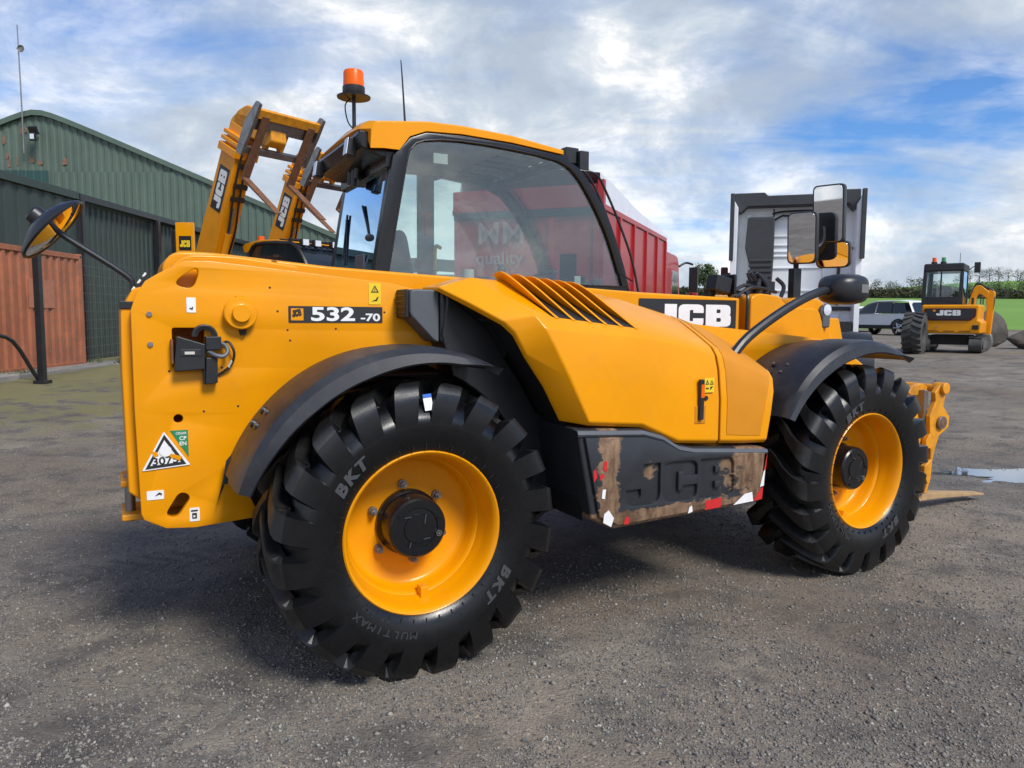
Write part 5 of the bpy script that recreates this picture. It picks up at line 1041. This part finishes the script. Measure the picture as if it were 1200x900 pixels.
for x in (-.72, .66): b = MB(); b.bb((x-.08, -1.0, .64), (x+.08, -.97, .76)); b.build('light_recess', 'ink', ex, bevel=.01)
# cab
cz0, cz1 = 1.32, 2.42
for x in (-.72, .24):
    for y in (-.86, .36): b = MB(); b.loft([[(x+dx*.05, y+dy*.05, cz0) for dx, dy in ((-1, -1), (1, -1), (1, 1), (-1, 1))], [(x*.97+dx*.05, y*.95+dy*.05, cz1) for dx, dy in ((-1, -1), (1, -1), (1, 1), (-1, 1))]], True, True); b.build('cab_pillar', 'black', ex, bevel=.01)
b = MB(); b.bb((-.75, -.90, cz1-.18), (.30, .42, cz1+.05)); b.build('cab_roof', 'black', ex, bevel=.05)
b = MB(); b.bb((-.74, -.90, cz0), (.29, -.86, cz0+.22)); b.bb((-.74, -.90, cz0), (-.70, .4, cz0+.1)); b.bb((.25, -.90, cz0), (.29, .4, cz0+.05)); b.build('cab_sill', 'black', ex, bevel=.01)
b = MB(); b.bb((-.68, -.885, cz0+.2), (.20, -.88, cz1-.17)); b.build('cab_pane', 'glass', ex, 0); b = MB(); b.bb((.262, -.80, cz0+.05), (.267, .32, cz1-.17)); b.build('cab_pane', 'glass_blue', ex, 0)
b = MB(); b.bb((-.735, -.80, cz0+.1), (-.730, .32, cz1-.17)); b.build('cab_pane', 'glass', ex, 0)
b = MB(); b.prism(fil([(-.5, cz0, .05), (-.5, cz0+.55, .15), (-.05, cz0+.55, .15), (-.05, cz0, .05)]), -.35, -.20); b.build('seat', 'maroon', ex, bevel=.04)
for x, m in ((-.50, 'orange'), (-.26, 'green_lamp')):
    b = MB(); b.cyl((x, -.75, cz1+.04), (x, -.75, cz1+.10), .08, n=14); l = b.build('beacon_base', 'black', ex); b = MB(); b.cyl((x, -.75, cz1+.10), (x, -.75, cz1+.22), .062, .055, n=14); b.build('beacon_lens', m, ex, 40)
b = MB(); b.cyl((.12, -.4, cz1+.04), (.12, -.4, cz1+.35), .008, n=6); b.build('aerial', 'black', ex)
b = MB(); b.tube([(.28, .38, cz1-.1), (.38, .40, cz1), (.46, .40, cz1)], .015, 6); b.box((.50, .38, cz1-.02), (.16, .08, .30)); b.build('cab_mirror', 'black', ex, bevel=.03)
b = MB(); b.prism(fil([(.28, 1.30), (.42, 1.86, .08), (.58, 1.92, .08), (.84, 1.70, .06), (.76, 1.52, .05), (.58, 1.68, .08), (.50, 1.58, .08), (.48, 1.25)]), .55, .82); b.build('boom', 'yellow', ex, bevel=.03)
b = MB(); b.tube([(.50, .68, 1.90), (.62, .68, 1.88), (.80, .68, 1.78), (.90, .68, 1.70)], .05, 8); b.build('boom_ram', 'black', ex)
b = MB(); b.prism(fil([(.72, 1.70, .05), (.84, 1.80, .06), (.98, 1.70, .05), (.96, 1.2), (.92, .48, .04), (.74, .48, .04), (.78, 1.2)]), .58, .80); b.build('dipper_arm', 'yellow', ex, bevel=.03)
b = MB(); b.prism(fil([(.68, .50), (.94, .50, .05), (1.0, .2, .1), (.85, .0, .05), (.7, .2, .08)]), .45, .93); b.build('bucket', 'steel', ex, bevel=.02)
for dy in (.60, .76): b = MB(); b.tube([(.34, dy, 1.45), (.40, dy, 1.80), (.52, dy, 1.97), (.74, dy, 1.82), (.90, dy, 1.74), (.96, dy, 1.5), (.92, dy, 1.0)], .018, 6); b.build('hydraulic_hose', 'black', ex)
b = MB(); b.cyl((.50, -.4, 1.32), (.50, -.4, 1.52), .035, n=10); b.build('exhaust', 'black', ex)
b = MB(); b.bb((-.30, -.895, cz0+.22), (-.26, -.875, cz1-.18)); b.build('window_bar', 'black', ex)
for x in (-.40, 0, .40): b = MB(); b.bb((x-.14, -1.0, .585), (x+.14, -.985, .60)); b.build('panel_seam', 'ink', ex, 0)
for x in (.05, .28): b = MB(); b.cyl((x-.6, -.99, .70), (x-.6, -1.003, .70), .02, n=8); b.build('body_bolt', 'steel', ex)
b = MB(); b.tube([(.72, -.6, 1.34), (.72, -.6, 1.55), (.72, .1, 1.55), (.72, .1, 1.34)], .016, 6, 1); b.build('hand_rail', 'black', ex)
# loose tyre, boulders
b = MB(); b.lathe([(.24, -.17), (.30, -.23), (.46, -.25), (.53, -.22), (.55, 0), (.53, .22), (.46, .25), (.30, .23), (.24, .17), (.22, 0), (.24, -.17)], (0, 0, .57), 'x', n=36)
for sx_ in (-1, 1):
    for k in range(20):
        a = 2*math.pi*(k+(.5 if sx_ > 0 else 0))/20; rows = []
        for q, ph in ((.01, 0), (.12, .1), (.24, .17)):
            rows.append([(sx_*q, rr*math.cos(a+ph+da), .57+rr*math.sin(a+ph+da)) for rr, da in ((.53, -.06), (.585, -.045), (.585, .045), (.53, .06))])
        b.loft(rows, True, True)
o = b.build('loose_tyre', 'dusty_tyre', None, 35); o.location = (11.05, 20.4, G(11.05, 20.4)-.02); o.rotation_euler = (0, 0, R(-38)); tag(o, 'dusty grey tractor tyre standing upright left of the excavator', 'tyre')
def boulder(u, v, r, sz, seed, lab):
    import bmesh
    bm = bmesh.new(); bmesh.ops.create_icosphere(bm, subdivisions=4, radius=1); rr = random.Random(seed); ks = [(Vector((rr.gauss(0, 1), rr.gauss(0, 1), rr.gauss(0, 1))).normalized(), rr.uniform(.5, .92)) for _ in range(24)]
    for vt in bm.verts:
        for d, k in ks:
            h = vt.co.dot(d)
            if h > k: vt.co -= d*(h-k)*.85
        vt.co += vt.co.normalized()*rr.uniform(-.02, .02); vt.co = Vector((vt.co.x*r*sz[0], vt.co.y*r*sz[1], (vt.co.z+.75)*r*sz[2]))
    me = bpy.data.meshes.new('boulder'); bm.to_mesh(me); bm.free(); me.materials.append(M['boulder']); o = finish('boulder', me, None, 40); o.location = (u, v, G(u, v)-.03); tag(o, lab, 'boulder', 'boulders beside the excavator')
boulder(15.10, 23.4, .50, (.95, .9, 1.42), 1, 'tall rounded brown boulder just behind the excavator arm')
boulder(15.35, 21.9, .62, (1.55, .9, .72), 2, 'low wedge shaped grey boulder at the foot of the excavator arm')
boulder(17.2, 23.6, .62, (1.35, 1, .95), 3, 'dark grey boulder with a humped top near the right edge')
boulder(18.4, 23.8, .55, (1.3, 1, .85), 4, 'dark boulder cut off by the right edge of the picture')

# ------------------------------------------------------------------ cars
def car(u, v, rz, mt, label, est=False):
    o = empty('parked_car', (u, v, G(u, v)), rz); tag(o, label, 'car')          # local +X forward
    H = 1.66 if not est else 1.45
    low = [(-2.2, .35), (-2.24, .62), (-2.2, .98), (-1.9, 1.02), (1.05, .98), (1.9, .86), (2.2, .68), (2.24, .35)]
    b = MB(); rows = []
    for y, k in ((-.90, .0), (-.92, .03), (-.86, .10), (0, .14), (.86, .10), (.92, .03), (.90, 0)):
        rows.append([(x*(1-.03*(abs(y) > .89)), y, z if z < .5 else z+.25*k*.3) for x, z in low])
    b.loft(rows, True, True); b.build('body', mt, o, 40, bevel=.05, seg=3)
    b = MB(); ro = [(-2.1, 1.0), (-1.72, H-.06), (-1.2, H), (.1, H-.02), (.55, H-.14), (1.25, .98)]
    b.loft([[(x*.98, y*f, 1.0+(z-1.0)) for x, z in ro] for y, f in ((-.86, 1), )]+[[(x*.97, -.66, z) for x, z in ro], [(x, 0, z+.02) for x, z in ro], [(x*.97, .66, z) for x, z in ro], [(x*.98, .86, 1.0) if k in (0, 5) else (x*.98, .70, z-.02) for k, (x, z) in enumerate(ro)]], False)
    b.v = [(x, (-.86 if z < 1.05 else -.68) if y == -.86 else y, z) for x, y, z in b.v]
    b.build('roof', mt, o, 50)
    for sy in (-1, 1):
        yy = lambda z: sy*(.875-.17*(z-1.0)/(H-1.0))
        for ptsw in ([(-1.72, 1.06), (-1.50, H-.14), (-.95, H-.10), (-.95, 1.04)], [(-.90, 1.04), (-.90, H-.10), (-.10, H-.09), (-.06, 1.04)], [(0, 1.04), (-.02, H-.09), (.30, H-.13), (.98, 1.04)]):
            b = MB(); b.loft([[(x, yy(z)+sy*d, z) for x, z in ptsw] for d in (-.01, .012)], True, True); b.build('side_window', 'glass_dark', o, 0)
        b = MB(); b.bb((-2.2, sy*.905, .30), (2.2, sy*.945, .48)); b.build('sill_cladding', 'black', o, bevel=.02)
        b = MB(); b.box((-2.06, sy*.80, 1.0), (.32, .22, .14)); b.build('tail_light', 'tail_red', o, bevel=.04)
        for x in (-1.36, 1.32):
            b = MB(); b.lathe([(.20, -.1), (.30, -.11), (.345, -.08), (.345, .08), (.30, .11), (.2, .1)], (x, sy*.84, .345), n=28); b.cyl((x, sy*.80, .345), (x, sy*.80, .35), .42, n=20); wv_ = b.build('wheel', 'rubber', o, 40)
            b = MB(); b.cyl((x, sy*.90, .345), (x, sy*.94, .345), .07, n=12)
            for k in range(5): a = k*1.2566; b.box((x+.13*math.cos(a), sy*.935, .345+.13*math.sin(a)), (.25, .03, .06), ry=-a)
            b.lathe([(.20, 0), (.235, -.02*sy), (.235, .03*sy)], (x, sy*.93, .345), n=24); b.build('rim', 'silver', wv_, 30)
            b = MB(); b.lathe([(.345, 0), (.42, 0), (.42, .02*sy), (.345, .02*sy)], (x, sy*.925, .36), n=20, a0=0, a1=math.pi); b.build('arch_trim', 'black', o)
    b = MB(); b.loft([[(-2.00, -.66, 1.08), (-1.74, -.58, H-.12)], [(-2.06, 0, 1.08), (-1.80, 0, H-.10)], [(-2.00, .66, 1.08), (-1.74, .58, H-.12)]]); b.v = [(x-.05, y, z) for x, y, z in b.v]; b.build('rear_window', 'glass_dark', o, 60)
    b = MB(); b.loft([[(1.2, -.7, 1.03), (.60, -.6, H-.15)], [(1.28, 0, 1.03), (.66, 0, H-.12)], [(1.2, .7, 1.03), (.6, .6, H-.15)]]); b.build('windscreen', 'glass_dark', o, 60)
    b = MB(); b.bb((-2.29, -.85, .32), (-2.2, .85, .55)); b.build('bumper', 'black', o, bevel=.04)
    return o
car(18.4, 36.6, R(115), 'silver', 'pale silver car parked left of the small excavator, rear towards us')
car(20.9, 44.4, R(64), 'white', 'white car mostly hidden behind the grey lorry', True)

# ------------------------------------------------------------------ trees and hedges
def leaves(cent, rad, n, size, seed, flat=1.):
    r_ = np.random.default_rng(seed); cent = np.array(cent, float); rad = np.array(rad, float)
    k = r_.choice(len(cent), n, p=rad**2/np.sum(rad**2)); d = r_.normal(size=(n, 3)); d /= np.linalg.norm(d, axis=1)[:, None]; q = rad[k]*(r_.random(n)**.45)
    p = cent[k]+d*q[:, None]*np.array([1, 1, flat]); a = r_.normal(size=(n, 3)); a /= np.linalg.norm(a, axis=1)[:, None]; b_ = np.cross(a, r_.normal(size=(n, 3))); b_ /= np.linalg.norm(b_, axis=1)[:, None]
    s_ = size*(.6+.8*r_.random(n))[:, None]; P = np.stack([p-a*s_, p+b_*s_*.6, p+a*s_, p-b_*s_*.6], 1).reshape(-1, 3); F = np.arange(n*4).reshape(-1, 4); return P, F
def tree(u, v, h, wd, m, label, seed, n=1500, grp=None, low=.12):
    rr = random.Random(seed); z0 = G(u, v); o = empty('tree', (u, v, z0)); tag(o, label, 'tree', grp)
    b = MB(); b.tube([(0, 0, -.2), (rr.uniform(-.1, .1), 0, h*.3), (rr.uniform(-.2, .2), 0, h*.7)], lambda t: h*.035*(1-.75*t), 8); tips = []
    for k in range(7):
        a = rr.uniform(0, 6.28); z = h*rr.uniform(.2, .5); e = (wd*.38*math.cos(a), wd*.38*math.sin(a), z+h*rr.uniform(.12, .3)); b.tube([(0, 0, z), (e[0]*.5, e[1]*.5, z+(e[2]-z)*.6), e], lambda t: h*.014*(1-.7*t), 6); tips.append(e)
    b.build('trunk', 'bark', o)
    cent = []; rad = []
    for k in range(16):
        t = rr.random(); z = h*(low+.12+(.86-low)*t); w_ = wd*.5*math.sin(math.pi*(.22+.70*t))**.8; a = rr.uniform(0, 6.28); q = w_*rr.uniform(.25, .8); cent.append((q*math.cos(a), q*math.sin(a), min(z, h*.88))); rad.append(wd*rr.uniform(.13, .23))
    cent.append((0, 0, h*.55)); rad.append(wd*.25)
    P, F = leaves(cent, rad, n, h*.028, seed); npmesh('crown', P, F, m, o, False)
def hedge(u0, v0, u1, v1, h, wd, m, label, seed, n):
    r_ = np.random.default_rng(seed); L_ = math.hypot(u1-u0, v1-v0); k = int(L_/2.2); t = (np.arange(k)+.5)/k; uu = u0+(u1-u0)*t; vv_ = v0+(v1-v0)*t; z = gz(uu, vv_); o = empty('hedge', (uu[k//2], vv_[k//2], z[k//2])); tag(o, label, 'hedge')
    c = np.stack([uu, vv_, z+h*(.42+.12*r_.random(k))], -1)-np.array(o.location); rad = np.maximum(h, wd)*.5*(.85+.35*r_.random(k)); P, F = leaves(c, rad*1.25, n, .42, seed, .62); npmesh('foliage', P, F, m, o, False)
    b = MB(); b.loft([[(c[i][0], c[i][1]+d, c[i][2]-h*.45+zz) for d, zz in ((-wd*.3, 0), (-wd*.25, h*.75), (wd*.25, h*.75), (wd*.3, 0))] for i in range(k)]); b.build('stems', 'leaf_core', o)
hedge(20, 196, 190, 206, 3.0, 2.2, 'leaf_brown', 'long low clipped hedge at the far edge of the green field', 41, 9000)
hedge(60, 236, 260, 246, 3.2, 2.4, 'leaf_dark', 'second hedge line on the slope behind the first', 42, 7000)
tree(46.5, 181, 8.2, 6.6, 'leaf', 'lone rounded tree between the two lorries', 51, 2600)
spots = [(1003, 230, 6.5, 7), (1022, 262, 8.5, 9), (1040, 240, 7, 8), (1052, 228, 6, 7), (1066, 250, 9.5, 10), (1078, 244, 8.5, 9), (1092, 262, 8, 9), (1108, 250, 7, 9), (1128, 260, 7, 9), (1143, 238, 8, 9), (1158, 300, 9, 12), (1172, 240, 7.5, 11), (1188, 236, 8.5, 12), (1203, 240, 8.5, 12)]
names = ['tree just right of the grey lorry', 'second tree right of the grey lorry', 'third tree right of the grey lorry', 'low bushy tree above the silver car bonnet', 'tall tree above the silver car roof', 'tree just left of the excavator cab', 'tree behind the excavator cab, left half', 'tree behind the excavator cab, right half', 'tree seen through the gap right of the excavator cab', 'tree above the excavator boom', 'wide tree on the hillside above the boulders', 'dark bush on the slope above the boulders', 'broad dark bush near the right edge', 'broad bush cut by the right edge']
for i, ((px, v, h, wd), nm) in enumerate(zip(spots, names)): tree((px-600)/868*v, v, h*.74, wd, 'leaf_dark' if i % 2 else 'leaf', 'far '+nm, 60+i, 1300, 'far trees beyond the field', .02)
for i in range(9):
    px = 1120+i*11; v = 470; u = (px-600)/868*v; tree(u, v, 7+2*random.random(), 11, 'leaf_dark', 'skyline tree on the far hill, %s from the right edge' % ['ninth', 'eighth', 'seventh', 'sixth', 'fifth', 'fourth', 'third', 'second', 'first'][i], 90+i, 700, 'skyline trees on the far hill', .0)
